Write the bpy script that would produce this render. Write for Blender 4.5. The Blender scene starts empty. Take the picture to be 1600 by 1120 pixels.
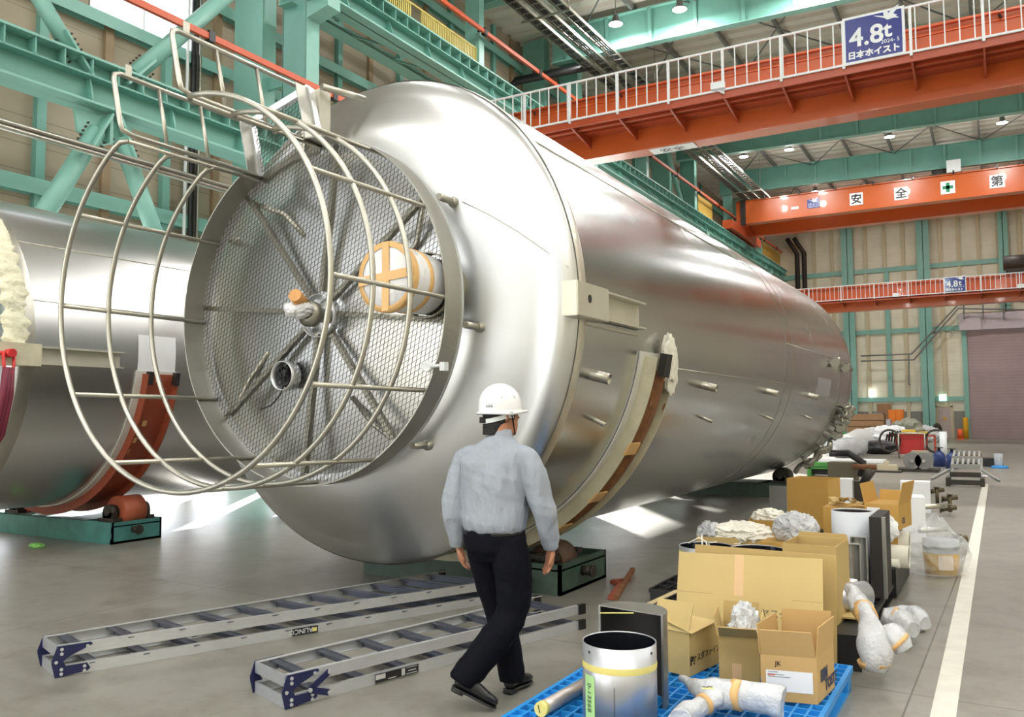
EXPO = -0.95
import bpy, bmesh, math, random
from mathutils import Vector, Matrix, noise
from math import sin, cos, pi, radians as RD, sqrt, atan2
random.seed(7)
COL = bpy.context.scene.collection
CAM = Vector((0, 0, 1.6))
# ---------------------------------------------------------------- camera
YAW, PIT, ROL, FOC = .52456841, .06805108, -.00510202, 1309.4
_f = Vector((-sin(YAW)*cos(PIT), cos(YAW)*cos(PIT), sin(PIT)))
_r = Vector((cos(YAW), sin(YAW), 0)); _u = _r.cross(_f)
R_ = _r*cos(ROL) + _u*sin(ROL); U_ = _u*cos(ROL) - _r*sin(ROL)
cd = bpy.data.cameras.new('camera'); cam = bpy.data.objects.new('camera', cd); COL.objects.link(cam)
cd.sensor_width = 36; cd.lens = FOC/1600*36; cd.clip_end = 300
M3 = Matrix((R_, U_, -_f)).transposed()
cam.matrix_world = Matrix.Translation(CAM) @ M3.to_4x4()
bpy.context.scene.camera = cam
# where a sight line of the photograph meets a real plane (surveying helper)
def ray(px, py): return R_*(px-800) - U_*(py-560) + _f*FOC
def on(px, py, ax, k):
    d = ray(px, py); t = (k-CAM[ax])/d[ax]; return CAM + d*t
def on_x(px, py, k): return on(px, py, 0, k)
def on_y(px, py, k): return on(px, py, 1, k)
def on_z(px, py, k=0): return on(px, py, 2, k)
def zat(x, y, py):
    lo, hi = -3., 25.
    for _ in range(40):
        m = (lo+hi)/2; q = Vector((x, y, m))-CAM
        v = 560 - FOC*q.dot(U_)/q.dot(_f)
        if v > py: lo = m
        else: hi = m
    return (lo+hi)/2
# ---------------------------------------------------------------- materials
def lin(c): return tuple((v/255/12.92 if v <= 10 else ((v/255+.055)/1.055)**2.4) for v in c)
MATS = {}
def mat(name, c, rough=.5, metal=0., var=.06, scale=4., bump=0., bscale=40., alpha=1., coat=0., emit=0., trans=0., spec=.5, stretch=None):
    if name in MATS: return MATS[name]
    m = bpy.data.materials.new(name); m.use_nodes = True; MATS[name] = m
    nt = m.node_tree; b = nt.nodes['Principled BSDF']; L = nt.links
    col = (*lin(c), 1)
    b.inputs['Base Color'].default_value = col
    b.inputs['Roughness'].default_value = rough; b.inputs['Metallic'].default_value = metal
    b.inputs['Specular IOR Level'].default_value = spec
    if alpha < 1: b.inputs['Alpha'].default_value = alpha
    if coat: b.inputs['Coat Weight'].default_value = coat; b.inputs['Coat Roughness'].default_value = .05
    if trans: b.inputs['Transmission Weight'].default_value = trans
    if emit: b.inputs['Emission Color'].default_value = col; b.inputs['Emission Strength'].default_value = emit
    tc = nt.nodes.new('ShaderNodeTexCoord'); mp = nt.nodes.new('ShaderNodeMapping')
    if stretch: mp.inputs['Scale'].default_value = stretch
    L.new(tc.outputs['Object'], mp.inputs['Vector'])
    if var:
        n = nt.nodes.new('ShaderNodeTexNoise'); n.inputs['Scale'].default_value = scale; n.inputs['Detail'].default_value = 6
        L.new(mp.outputs['Vector'], n.inputs['Vector'])
        mx = nt.nodes.new('ShaderNodeMix'); mx.data_type = 'RGBA'
        mx.inputs['A'].default_value = (*[v*(1-var*2.2) for v in col[:3]], 1)
        mx.inputs['B'].default_value = (*[min(1, v*(1+var*2.2)) for v in col[:3]], 1)
        L.new(n.outputs['Fac'], mx.inputs['Factor']); L.new(mx.outputs['Result'], b.inputs['Base Color'])
        mr = nt.nodes.new('ShaderNodeMapRange'); mr.inputs['To Min'].default_value = max(.02, rough-.06); mr.inputs['To Max'].default_value = rough+.08
        L.new(n.outputs['Fac'], mr.inputs['Value']); L.new(mr.outputs['Result'], b.inputs['Roughness'])
    if bump:
        n2 = nt.nodes.new('ShaderNodeTexNoise'); n2.inputs['Scale'].default_value = bscale; n2.inputs['Detail'].default_value = 4
        L.new(mp.outputs['Vector'], n2.inputs['Vector'])
        bp = nt.nodes.new('ShaderNodeBump'); bp.inputs['Strength'].default_value = bump; bp.inputs['Distance'].default_value = .02
        L.new(n2.outputs['Fac'], bp.inputs['Height']); L.new(bp.outputs['Normal'], b.inputs['Normal'])
    return m
def planked(name, c, axis, pitch, dark=.6, rough=.55, var=.07):
    """painted cladding with real joints at a fixed pitch"""
    m = mat(name, c, rough, var=var, scale=1.2); nt = m.node_tree; L = nt.links; b = nt.nodes['Principled BSDF']
    tc = nt.nodes.new('ShaderNodeTexCoord'); sp = nt.nodes.new('ShaderNodeSeparateXYZ'); L.new(tc.outputs['Object'], sp.inputs[0])
    d = nt.nodes.new('ShaderNodeMath'); d.operation = 'DIVIDE'; d.inputs[1].default_value = pitch; L.new(sp.outputs[axis], d.inputs[0])
    f = nt.nodes.new('ShaderNodeMath'); f.operation = 'FRACT'; L.new(d.outputs[0], f.inputs[0])
    g = nt.nodes.new('ShaderNodeMath'); g.operation = 'LESS_THAN'; g.inputs[1].default_value = .035; L.new(f.outputs[0], g.inputs[0])
    src = b.inputs['Base Color'].links[0].from_socket
    mx = nt.nodes.new('ShaderNodeMix'); mx.data_type = 'RGBA'; mx.blend_type = 'MULTIPLY'
    L.new(g.outputs[0], mx.inputs['Factor']); L.new(src, mx.inputs['A']); mx.inputs['B'].default_value = (dark, dark, dark, 1)
    L.new(mx.outputs['Result'], b.inputs['Base Color']); return m
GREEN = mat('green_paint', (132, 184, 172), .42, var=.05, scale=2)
GREEND = mat('green_paint_dark', (112, 166, 154), .45, var=.08, scale=2)  # darker green, used on webs, stiffeners and posts
STEEL = mat('brushed_steel', (203, 204, 204), .24, 1., var=.015, scale=1.3, coat=.12)
STEELH = mat('polished_head_steel', (208, 209, 209), .32, 1., var=.02, scale=1.5)
STEELP = mat('pickled_steel_pipe', (186, 183, 172), .38, 1., var=.08, scale=9)
STEELD = mat('dull_steel_plate', (150, 147, 136), .42, 1., var=.1, scale=5)
MESHM = mat('expanded_steel', (112, 110, 104), .5, .9, var=.1, scale=20)
ALU = mat('aluminium', (206, 208, 210), .36, .5, var=.05, scale=12, stretch=(1, 1, 8))
ORANGE = mat('orange_paint', (190, 88, 34), .3, var=.04, scale=1.5, coat=.4)
ORANGE2 = mat('crane_deck_orange', (166, 70, 38), .3, var=.06, scale=2)
WHITEP = mat('white_paint', (228, 232, 234), .4, var=.02)
CONC = mat('concrete', (150, 146, 138), .4, var=.1, scale=.9, bump=.04, bscale=6)
CARD = mat('cardboard', (188, 161, 104), .75, var=.03, scale=5)
CARDL = mat('cardboard_light', (196, 172, 116), .75, var=.03, scale=5)
CARDD = mat('cardboard_brown', (186, 146, 74), .75, var=.04, scale=5)
CEDGE = mat('cardboard_edge', (214, 194, 150), .8, var=.04)
TAPE = mat('tan_tape', (222, 178, 118), .35, var=.05, scale=30)
PTAPE = mat('pale_tape', (214, 178, 132), .4, var=.03)
YTAPE = mat('yellow_tape', (228, 216, 130), .45, var=.05)
BWRAP = mat('bubble_wrap', (218, 221, 226), .16, var=.1, scale=14, bump=.7, bscale=38, spec=.9, alpha=.82)
FOAM = mat('white_foam', (238, 234, 222), .5, var=.04, scale=10, bump=.4, bscale=25)
FILM = mat('clear_film', (232, 236, 240), .12, var=0, alpha=.26, bump=.8, bscale=9, spec=1.)
WHITE = mat('white_sheet', (236, 237, 240), .5, var=.02)
BLACK = mat('black_plastic', (28, 28, 30), .4, var=.1)
DARK = mat('dark_interior', (42, 38, 36), .6, .2, var=.15)
NAVY = mat('navy_plastic', (28, 32, 74), .35, var=.08)
INK = mat('black_ink', (30, 28, 28), .5, var=0)
BLUE = mat('blue_pallet_plastic', (40, 140, 214), .38, var=.04)
SIGNB = mat('sign_blue', (12, 34, 128), .25, var=0, coat=.5)
RUSTR = mat('red_oxide', (150, 72, 48), .55, var=.12, scale=5)
RUST = mat('rust', (128, 84, 52), .7, var=.3, scale=14)
CREAM = mat('cream_strap', (196, 190, 164), .5, var=.12, scale=7)
OLDG = mat('worn_green_machine', (58, 78, 68), .5, var=.25, scale=9)
MACH = mat('dark_machine', (62, 58, 52), .5, .4, var=.25, scale=9)
GLASS = mat('window_glass', (240, 246, 255), .05, var=0, alpha=.18)
SKIN = mat('skin', (178, 122, 94), .5, var=.05, scale=25)
HAIR = mat('black_hair', (20, 18, 18), .55, var=.1, scale=60, bump=.5, bscale=90)
# ---------------------------------------------------------------- mesh builder
W = {}
SPLIT = {'bolt', 'rivet', 'lacing', 'tape_patch', 'slot', 'bolt_hole', 'pad', 'foot', 'crown_rib', 'foot_block', 'sticker_print'}
class MB:
    def __init__(s): s.v = []; s.f = []; s.sm = []
    def add(s, vs, fs, smooth=False):
        k = len(s.v); s.v += [tuple(v) for v in vs]
        for f in fs: s.f.append(tuple(k+i for i in f)); s.sm.append(smooth)
        return s
    def box(s, c, d, rot=None):
        c = Vector(c); x, y, z = d[0]/2, d[1]/2, d[2]/2
        vs = [Vector((i*x, j*y, k*z)) for i in (-1, 1) for j in (-1, 1) for k in (-1, 1)]
        if rot is not None:
            m = Matrix.Rotation(rot, 3, 'Z') if isinstance(rot, (int, float)) else rot
            vs = [m @ v for v in vs]
        return s.add([v+c for v in vs], [(0,1,3,2),(4,6,7,5),(0,4,5,1),(2,3,7,6),(0,2,6,4),(1,5,7,3)])
    def bb(s, a, b):
        a, b = Vector(a), Vector(b); return s.box((a+b)/2, [abs(v) for v in (b-a)])
    def bar(s, a, b, w, h=None, up=(0,0,1)):
        a, b = Vector(a), Vector(b); h = h or w; d = (b-a).normalized(); up = Vector(up)
        if abs(d.dot(up)) > .97: up = Vector((1,0,0)) if abs(d.x) < .9 else Vector((0,1,0))
        x = d.cross(up).normalized(); z = x.cross(d)
        vs = [p + x*i*w/2 + z*j*h/2 for p in (a, b) for i, j in ((-1,-1),(1,-1),(1,1),(-1,1))]
        return s.add(vs, [(3,2,1,0),(4,5,6,7),(0,1,5,4),(1,2,6,5),(2,3,7,6),(3,0,4,7)])
    def cyl(s, a, b, r, n=12, r2=None, caps=True):
        a, b = Vector(a), Vector(b); r2 = r if r2 is None else r2; d = (b-a).normalized()
        x = d.orthogonal().normalized(); y = d.cross(x)
        vs = [a + (x*cos(t)+y*sin(t))*r for t in [2*pi*i/n for i in range(n)]] + [b + (x*cos(t)+y*sin(t))*r2 for t in [2*pi*i/n for i in range(n)]]
        s.add(vs, [(i, (i+1) % n, n+(i+1) % n, n+i) for i in range(n)], True)
        if caps: s.add(vs, [tuple(range(n))[::-1], tuple(range(n, 2*n))])
        return s
    def tube(s, pts, r, n=8, closed=False):
        pts = [Vector(p) for p in pts]; N = len(pts); rings = []; x = None
        for i, p in enumerate(pts):
            if closed: d = (pts[(i+1) % N]-pts[i-1]).normalized()
            else: d = (pts[min(i+1, N-1)]-pts[max(i-1, 0)]).normalized()
            if x is None: x = d.orthogonal().normalized()
            x = (x-d*x.dot(d)).normalized(); y = d.cross(x)
            rr = r[i] if isinstance(r, (list, tuple)) else r
            rings.append([p+(x*cos(2*pi*k/n)+y*sin(2*pi*k/n))*rr for k in range(n)])
        vs = [v for g in rings for v in g]; fs = []
        for i in range(N if closed else N-1):
            j = (i+1) % N
            fs += [(i*n+k, i*n+(k+1) % n, j*n+(k+1) % n, j*n+k) for k in range(n)]
        s.add(vs, fs, True)
        if not closed: s.add(vs, [tuple(range(n))[::-1], tuple(range((N-1)*n, N*n))])
        return s
    def lathe(s, prof, o, ax, n=48, a0=0, a1=2*pi, x0=None, smooth=True):
        """prof: (radius, distance along ax)"""
        o, ax = Vector(o), Vector(ax).normalized(); x = Vector(x0) if x0 else ax.orthogonal().normalized(); y = ax.cross(x)
        full = abs(a1-a0) > 2*pi-1e-4; m = n if full else n+1; vs = []
        for r, h in prof:
            vs += [o+ax*h+(x*cos(a0+(a1-a0)*k/n)+y*sin(a0+(a1-a0)*k/n))*r for k in range(m)]
        fs = []
        for i in range(len(prof)-1):
            for k in range(n):
                k2 = (k+1) % m; fs.append((i*m+k, i*m+k2, (i+1)*m+k2, (i+1)*m+k))
        return s.add(vs, fs, smooth)
    def prism(s, poly, a, b, fn):
        """poly 2D extruded between values a,b; fn(u,v,w)->3D"""
        n = len(poly); vs = [fn(u, v, a) for u, v in poly]+[fn(u, v, b) for u, v in poly]
        return s.add(vs, [tuple(range(n))[::-1], tuple(range(n, 2*n))]+[(i, (i+1) % n, n+(i+1) % n, n+i) for i in range(n)])
    def ibeam(s, a, b, h, w, tf=.02, tw=.012, up=(0,0,1)):
        a, b, up = Vector(a), Vector(b), Vector(up); d = (b-a).normalized(); x = d.cross(up).normalized(); z = x.cross(d)
        for off, ww, hh in ((z*(h/2-tf/2), w, tf), (-z*(h/2-tf/2), w, tf), (z*0, tw, h-2*tf)):
            s.bar(a+off, b+off, ww, hh, z)
        return s
    def islands(s):
        par = list(range(len(s.v))); key = {}
        def fd(i):
            while par[i] != i: par[i] = par[par[i]]; i = par[i]
            return i
        for i, v in enumerate(s.v):
            k = tuple(round(c, 4) for c in v)
            if k in key: par[fd(i)] = fd(key[k])
            else: key[k] = i
        for f in s.f:
            for i in f[1:]: par[fd(i)] = fd(f[0])
        gr = {}
        for f, sm in zip(s.f, s.sm): gr.setdefault(fd(f[0]), []).append((f, sm))
        out = []
        for fs in gr.values():
            m = MB(); mp = {}
            for f, sm in fs:
                for i in f:
                    if i not in mp: mp[i] = len(m.v); m.v.append(s.v[i])
                m.f.append(tuple(mp[i] for i in f)); m.sm.append(sm)
            out.append(m)
        return out
    def build(s, name, m, parent=None, at=None, bevel=0):
        if name in SPLIT and parent:
            o = None
            for q in s.islands(): o = q._build(name, m, parent, at, bevel)
            return o
        return s._build(name, m, parent, at, bevel)
    def _build(s, name, m, parent=None, at=None, bevel=0):
        me = bpy.data.meshes.new(name); org = W[parent.name] if parent else Vector(at) if at is not None else Vector((0,0,0))
        me.from_pydata([tuple(Vector(v)-org) for v in s.v], [], s.f)
        me.polygons.foreach_set('use_smooth', s.sm)
        bm = bmesh.new(); bm.from_mesh(me); bmesh.ops.remove_doubles(bm, verts=bm.verts, dist=1e-5); bmesh.ops.recalc_face_normals(bm, faces=bm.faces)
        if bevel: bmesh.ops.bevel(bm, geom=[e for e in bm.edges if len(e.link_faces) == 2 and e.calc_face_angle(0) > .6], offset=bevel, segments=2, affect='EDGES')
        bm.to_mesh(me); bm.free()
        if m: me.materials.append(m)
        o = bpy.data.objects.new(name, me); COL.objects.link(o); W[o.name] = org
        if parent: o.parent = parent
        else: o.location = org
        return o
def tag(o, label=None, cat=None, group=None, kind=None):
    if label: o['label'] = label
    if cat: o['category'] = cat
    if group: o['group'] = group
    if kind: o['kind'] = kind
    return o
def thing(name, label, cat, loc=(0,0,0), group=None):
    o = bpy.data.objects.new(name, None); o.empty_display_size = .1; COL.objects.link(o); o.location = loc; W[o.name] = Vector(loc)
    return tag(o, label, cat, group)
def struct(name, mb, m, at=None): return tag(mb.build(name, m, at=at), kind='structure')
def kids(o): return [c for c in COL.objects if c.parent == o]
def copy_tree(o, parent=None):
    c = o.copy(); COL.objects.link(c); W[c.name] = W[o.name].copy()
    if parent: c.parent = parent
    for k in kids(o): copy_tree(k, c)
    return c
def text(s, size, org, right, up, m, name, parent, ext=.001, align='LEFT', bold=0.):
    cu = bpy.data.curves.new('t', 'FONT'); cu.body = s; cu.size = size; cu.extrude = ext; cu.align_x = align; cu.offset = bold; cu.resolution_u = 3
    o = bpy.data.objects.new('t', cu); COL.objects.link(o)
    bpy.context.view_layer.update(); me = bpy.data.meshes.new_from_object(o.evaluated_get(bpy.context.evaluated_depsgraph_get()))
    bpy.data.objects.remove(o)
    r = Vector(right).normalized(); u = Vector(up).normalized(); n = r.cross(u)
    T = Matrix.Translation(Vector(org)-W[parent.name]) @ Matrix((r, u, n)).transposed().to_4x4()
    me.transform(T); me.materials.clear(); me.materials.append(m)
    ob = bpy.data.objects.new(name, me); COL.objects.link(ob); ob.parent = parent; W[ob.name] = W[parent.name]; return ob
def blob(mb, c, rad, seed=0, amp=.25, freq=3., sub=4, sharp=False, base=None):
    bm = bmesh.new(); bmesh.ops.create_icosphere(bm, subdivisions=sub, radius=1)
    c, rad = Vector(c), Vector(rad); vs = []
    for v in bm.verts:
        p = v.co.copy(); q = p*freq+Vector((seed*7.3, seed*3.1, seed))
        n = noise.noise(q)+.5*noise.noise(q*2.3)
        if sharp: n = .6-1.4*abs(noise.noise(q))-.6*abs(noise.noise(q*2.6))
        p = p*(1+amp*n); w = Vector((p.x*rad.x, p.y*rad.y, p.z*rad.z))+c
        if base is not None: w.z = max(base, w.z)
        vs.append(w)
    bm.verts.ensure_lookup_table(); fs = [tuple(v.index for v in f.verts) for f in bm.faces]; bm.free()
    return mb.add(vs, fs, not sharp)
# ================================================================ building shell
XW, XC, YF = -15.7, -13.1, 61.8          # left cladding, left column faces, far wall
XR, YB, ZR = 16.0, -16.0, 15.6
SIDL = planked('cladding_left', (160, 149, 128), 2, .52)
SIDF = planked('cladding_far', (226, 221, 200), 2, .62, dark=.86)
SHUT = planked('shutter_slats', (170, 150, 152), 2, .2, dark=.5)
BROWN = mat('brown_studs', (150, 128, 100), .6, var=.05)
CRST = mat('cream_studs', (200, 190, 158), .5, var=.03)
f = MB(); f.bb((XW-2, YB, -.2), (XR, YF+1, 0)); struct('floor', f, None)
def floor_mat():
    m = mat('floor_concrete', (134, 131, 123), .34, var=.09, scale=.7, bump=.02, bscale=5)
    nt = m.node_tree; L = nt.links; b = nt.nodes['Principled BSDF']
    tc = nt.nodes.new('ShaderNodeTexCoord'); mp = nt.nodes.new('ShaderNodeMapping'); mp.inputs['Rotation'].default_value[2] = .02
    L.new(tc.outputs['Object'], mp.inputs['Vector'])
    br = nt.nodes.new('ShaderNodeTexBrick'); br.offset = 0; br.inputs['Scale'].default_value = 1; br.inputs['Mortar Size'].default_value = .006
    br.inputs['Brick Width'].default_value = 6.; br.inputs['Row Height'].default_value = 6.; br.inputs['Mortar Smooth'].default_value = .3
    br.inputs['Color1'].default_value = br.inputs['Color2'].default_value = (1,1,1,1); br.inputs['Mortar'].default_value = (.35,.34,.3,1)
    mp.inputs['Location'].default_value = (.6, .62, 0); L.new(mp.outputs['Vector'], br.inputs['Vector'])
    src = b.inputs['Base Color'].links[0].from_socket
    st = nt.nodes.new('ShaderNodeTexNoise'); st.inputs['Scale'].default_value = 3.2; st.inputs['Detail'].default_value = 8; st.inputs['Roughness'].default_value = .7
    L.new(tc.outputs['Object'], st.inputs['Vector'])
    rp = nt.nodes.new('ShaderNodeValToRGB'); rp.color_ramp.elements[0].position = .3; rp.color_ramp.elements[0].color = (.72,.7,.66,1); rp.color_ramp.elements[1].position = .55; rp.color_ramp.elements[1].color = (1,1,1,1)
    L.new(st.outputs['Fac'], rp.inputs['Fac'])
    m1 = nt.nodes.new('ShaderNodeMix'); m1.data_type = 'RGBA'; m1.blend_type = 'MULTIPLY'; m1.inputs['Factor'].default_value = 1
    m2 = nt.nodes.new('ShaderNodeMix'); m2.data_type = 'RGBA'; m2.blend_type = 'MULTIPLY'; m2.inputs['Factor'].default_value = 1
    L.new(src, m1.inputs['A']); L.new(br.outputs['Color'], m1.inputs['B']); L.new(m1.outputs['Result'], m2.inputs['A']); L.new(rp.outputs['Color'], m2.inputs['B'])
    L.new(m2.outputs['Result'], b.inputs['Base Color']); return m
COL.objects['floor'].data.materials.append(floor_mat())
# floor marking line
ml = MB(); ml.bb((-.375, -4, 0), (-.255, 22, .002)); tag(ml.build('floor_line', mat('line_paint', (214, 211, 200), .5, var=.1, scale=6), at=(-.31, 9, 0)), 'off-white painted line running down the bare floor right of the cartons', 'floor marking')
# openings in the left wall: (y0, y1, z0, z1)
OPEN = [(6.0, 19.5, 0, 3.6), (24, 39, 0, 4.2), (on_x(140, 10, XW).y, on_x(300, 80, XW).y, 9.95, 12.9), (44.5, 54, 0, 4.0), (-13, -4, 0, 5.0), (-12.5, -2.5, 6.6, 11.8)]
def wall_with_holes(mb, y0, y1, z0, z1, holes, x0, x1):
    ys = sorted({y0, y1, *[h[0] for h in holes], *[h[1] for h in holes]}); zs = sorted({z0, z1, *[h[2] for h in holes], *[h[3] for h in holes]})
    for a, b in zip(ys, ys[1:]):
        run = None
        for c, d in list(zip(zs, zs[1:]))+[(None, None)]:
            hole = c is None or any(h[0] <= a and b <= h[1] and h[2] <= c and d <= h[3] for h in holes)
            if not hole: run = (run[0], d) if run else (c, d)
            elif run: mb.bb((x0, a, run[0]), (x1, b, run[1])); run = None
w = MB(); wall_with_holes(w, YB, YF, 0, ZR+1.6, OPEN, XW-.15, XW); struct('wall_left', w, SIDL)
w = MB(); w.bb((XW, YF, 0), (XR, YF+.15, ZR+1.6)); struct('wall_far', w, SIDF)
w = MB(); w.bb((XR, YB, 0), (XR+.15, YF, ZR+1.6)); struct('wall_right', w, SIDF)
w = MB(); HB = [(-14, -5, 6, 14), (-3, 6, 6, 14), (-11, -4, 0, 4.5)]
XS = sorted({XW, XR, *[h[0] for h in HB], *[h[1] for h in HB]}); ZS = sorted({0, ZR+1.6, *[h[2] for h in HB], *[h[3] for h in HB]})
for a, b in zip(XS, XS[1:]):
    for c, d in zip(ZS, ZS[1:]):
        if not any(h[0] <= a and b <= h[1] and h[2] <= c and d <= h[3] for h in HB): w.bb((a, YB-.15, c), (b, YB, d))
struct('wall_back', w, SIDF)
for i, h in enumerate(HB[:2]): w = MB(); w.bb((h[0], YB-.1, h[2]), (h[1], YB-.08, h[3])); struct('window_%d' % (i+2), w, GLASS, at=(h[0], YB, h[2]))
# window in the left wall
a = OPEN[2]; w = MB(); w.bb((XW-.1, a[0], a[2]), (XW-.08, a[1], a[3])); struct('window_1', w, GLASS, at=(XW, a[0], a[2]))
w = MB()
for y in (a[0], (a[0]+a[1])/2, a[1]): w.bb((XW-.06, y-.02, a[2]), (XW, y+.02, a[3]))
for z in (a[2], a[3]): w.bb((XW-.06, a[0], z-.02), (XW, a[1], z+.02))
struct('trim_1', w, WHITEP)
# roller door headers over the left doorways
w = MB()
for h in (OPEN[0], OPEN[1], OPEN[3], OPEN[4]): w.bb((XW, h[0]-.2, h[3]), (XW+.35, h[1]+.2, h[3]+.45))
struct('trim_2', w, WHITEP)
# outside yard, daylight bright
w = MB(); w.bb((XW-30, -10, -.35), (XW-2, 70, -.2)); struct('ground_outside', w, mat('yard', (225, 225, 222), .8, var=.02))
# corrugated roof
w = MB(); pts = []; y = YB; k = 0
while y < YF+.4:
    pts += [(y, 0), (y+.3, 0), (y+.36, .12), (y+.66, .12)]; y += .72
vs = []; fs = []
for y, z in pts:
    for x in (XW-.2, XR+.2): vs.append((x, y, ZR+.25+z-.02*(x+4)))
for i in range(len(pts)-1): fs.append((2*i, 2*i+1, 2*i+3, 2*i+2))
w.add(vs, fs); struct('ceiling', w, mat('roof_deck', (214, 208, 196), .55, var=.04))
def zr(x): return -.02*(x+4)
# roof girders across the bay
for i, y in enumerate((-6.5, 7.5, 14.7, 21.8, 26.8, 33.6, 40.5, 48.2, 58.0)):
    t = thing('roof_girder', ['green roof girder across the bay above the back end', 'green roof girder overhead, second from the near end', 'green roof girder high above the steel vessel head', 'green roof girder just behind the near ceiling lamps', 'large green roof girder nearest the camera in view, above the near crane sign',
              'green roof girder hidden mostly behind the near crane', 'green roof girder just above the two-girder crane, in front of the far lamps', 'green roof girder crossing behind the two-girder crane', 'green roof girder along the top of the far cream wall'][i], 'girder', (0, y, 14.2))
    zb = 14.3
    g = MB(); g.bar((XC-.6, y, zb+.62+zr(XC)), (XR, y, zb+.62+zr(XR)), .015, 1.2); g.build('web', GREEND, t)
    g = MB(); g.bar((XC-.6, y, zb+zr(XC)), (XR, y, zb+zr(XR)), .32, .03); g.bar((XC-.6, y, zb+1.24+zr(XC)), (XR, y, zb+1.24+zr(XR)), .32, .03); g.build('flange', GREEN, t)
    if i in (4, 6, 7):
        for x in [XC+1.6*q for q in range(18)]: g = MB(); g.bar((x, y-.03, zb+.05+zr(x)), (x, y-.15, zb+1.2+zr(x)), .012, .12); g.build('stiffener', GREEND, t)
GREY = mat('grey_purlin', (122, 122, 120), .5, var=.06)
for i, x in enumerate([-12.6+2.05*q for q in range(14)]):
    g = MB(); g.bar((x, YB, ZR+.1+zr(x)), (x, YF, ZR+.1+zr(x)), .09, .22)
    tag(g.build('roof_purlin', GREY, at=(x, 20, ZR)), 'grey roof purlin running lengthwise under the corrugated deck', 'purlin', 'grey roof purlins')
for i, (y0, y1) in enumerate(((21.8, 26.8), (26.8, 33.6), (40.5, 48.2), (48.2, 58))):
    for x in [-11.5+4.1*q for q in range(7)]:
        g = MB(); g.cyl((x-1, y0, ZR-.1), (x+3, y1, ZR-.1), .03, 6); g.cyl((x+3, y0, ZR-.16), (x-1, y1, ZR-.16), .03, 6)
        tag(g.build('roof_bracing', GREY, at=(x, y0, ZR)), 'thin grey crossed rods bracing the roof between girders', 'bracing', 'grey roof bracing rods')
# ---------------------------------------------------------------- ceiling lamps
LENS = mat('lamp_lens', (250, 252, 255), .4, var=0, emit=60)
def lamp():
    t = thing('ceiling_lamp', 'x', 'lamp', (0, 0, 0), 'high-bay ceiling lamps')
    m = MB(); m.lathe([(.02, .32), (.1, .3), (.12, .12), (.24, .04), (.25, 0), (.23, 0)], (0,0,0), (0,0,1), 20); m.build('housing', GREY, t)
    m = MB(); m.lathe([(.0001, .005), (.23, .005)], (0,0,0), (0,0,1), 20); m.build('lens', LENS, t)
    m = MB(); m.cyl((0,0,.3), (0,0,1.), .015, 6); m.build('rod', GREY, t)
    ld = bpy.data.lights.new('lamp_light', 'AREA'); ld.shape = 'DISK'; ld.size = .42; ld.energy = LAMP_W; ld.color = (1, .985, .95)
    lo = bpy.data.objects.new('lamp_light', ld); COL.objects.link(lo); lo.parent = t; lo.location = (0, 0, -.03); W[lo.name] = Vector()
    ld = bpy.data.lights.new('spill_light', 'POINT'); ld.shadow_soft_size = .2; ld.energy = SPILL_W; ld.color = (1, .985, .95)
    lo = bpy.data.objects.new('spill_light', ld); COL.objects.link(lo); lo.parent = t; lo.location = (0, 0, -.7); W[lo.name] = Vector()
    return t
LAMP_W = 560; SPILL_W = 170
proto = lamp(); first = True
vis = {(962, 38): 'hanging ceiling lamp nearest the left wall in the near visible row', (1062, 15): 'hanging ceiling lamp at the top edge, above the near crane railing', (1162, 245): 'small ceiling lamp beside the far cable trays, above the second crane',
       (1233, 234): 'small ceiling lamp, second from left in the row above the two-girder crane', (1390, 214): 'small ceiling lamp, third from left in the row above the two-girder crane', (1566, 192): 'small ceiling lamp at far right in the row above the two-girder crane'}
LP = [(on_z(a, b, 14.9), l) for (a, b), l in vis.items()]
rx = [-8.6, -4.0, .7, 5.4, 10.1, 14.2]
for y in (-11, -2, 7.5, 17): LP += [(Vector((x, y, 14.9)), 'hanging high-bay ceiling lamp above the near half of the hall, out of view') for x in rx]
for x in (-4.6, .2, 5, 10): LP += [(Vector((x, 25.6, 14.9)), 'high-bay ceiling lamp above the near crane deck, hidden from view')]
LP += [(Vector((x, y, 14.9)), 'high-bay ceiling lamp above the far end of the hall, behind the cranes') for y in (52,) for x in (-9, -2, 6)]
for p, l in LP:
    o = proto if first else copy_tree(proto); first = False; o.location = p; o['label'] = l
    if 'out of view' not in l and 'hidden' not in l and 'behind the cranes' not in l: pass
# ---------------------------------------------------------------- left wall framing
def girt(z, y0, y1, x=XW+.12, h=.3, lab=''):
    g = MB(); g.ibeam((x, y0, z), (x, y1, z), .22, h, up=(1,0,0)); return tag(g.build('wall_girt', GREEN, at=(x, y0, z)), lab, 'girt')
girt(5.95, -4, 58, lab='green horizontal wall girt low on the left wall, just above the left vessel')
girt(9.72, -1, 13.6, h=.26, lab='green horizontal wall girt under the bright window')
girt(9.72, 14.2, 27.4, h=.26, lab='green horizontal wall girt right of the near column, below the wall top')
girt(11.2, 13.0, 27.4, h=.26, lab='green horizontal wall girt behind the runway girder, second bay')
girt(11.2, 28, 58, h=.26, lab='green horizontal wall girt running along the far half of the left wall')
girt(15.0, 14, 58, h=.26, lab='top green wall girt of the left wall, above the red conductor bar')
girt(13.3, 14, 58, h=.2, lab='green wall girt behind the yellow safety fence')
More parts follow.
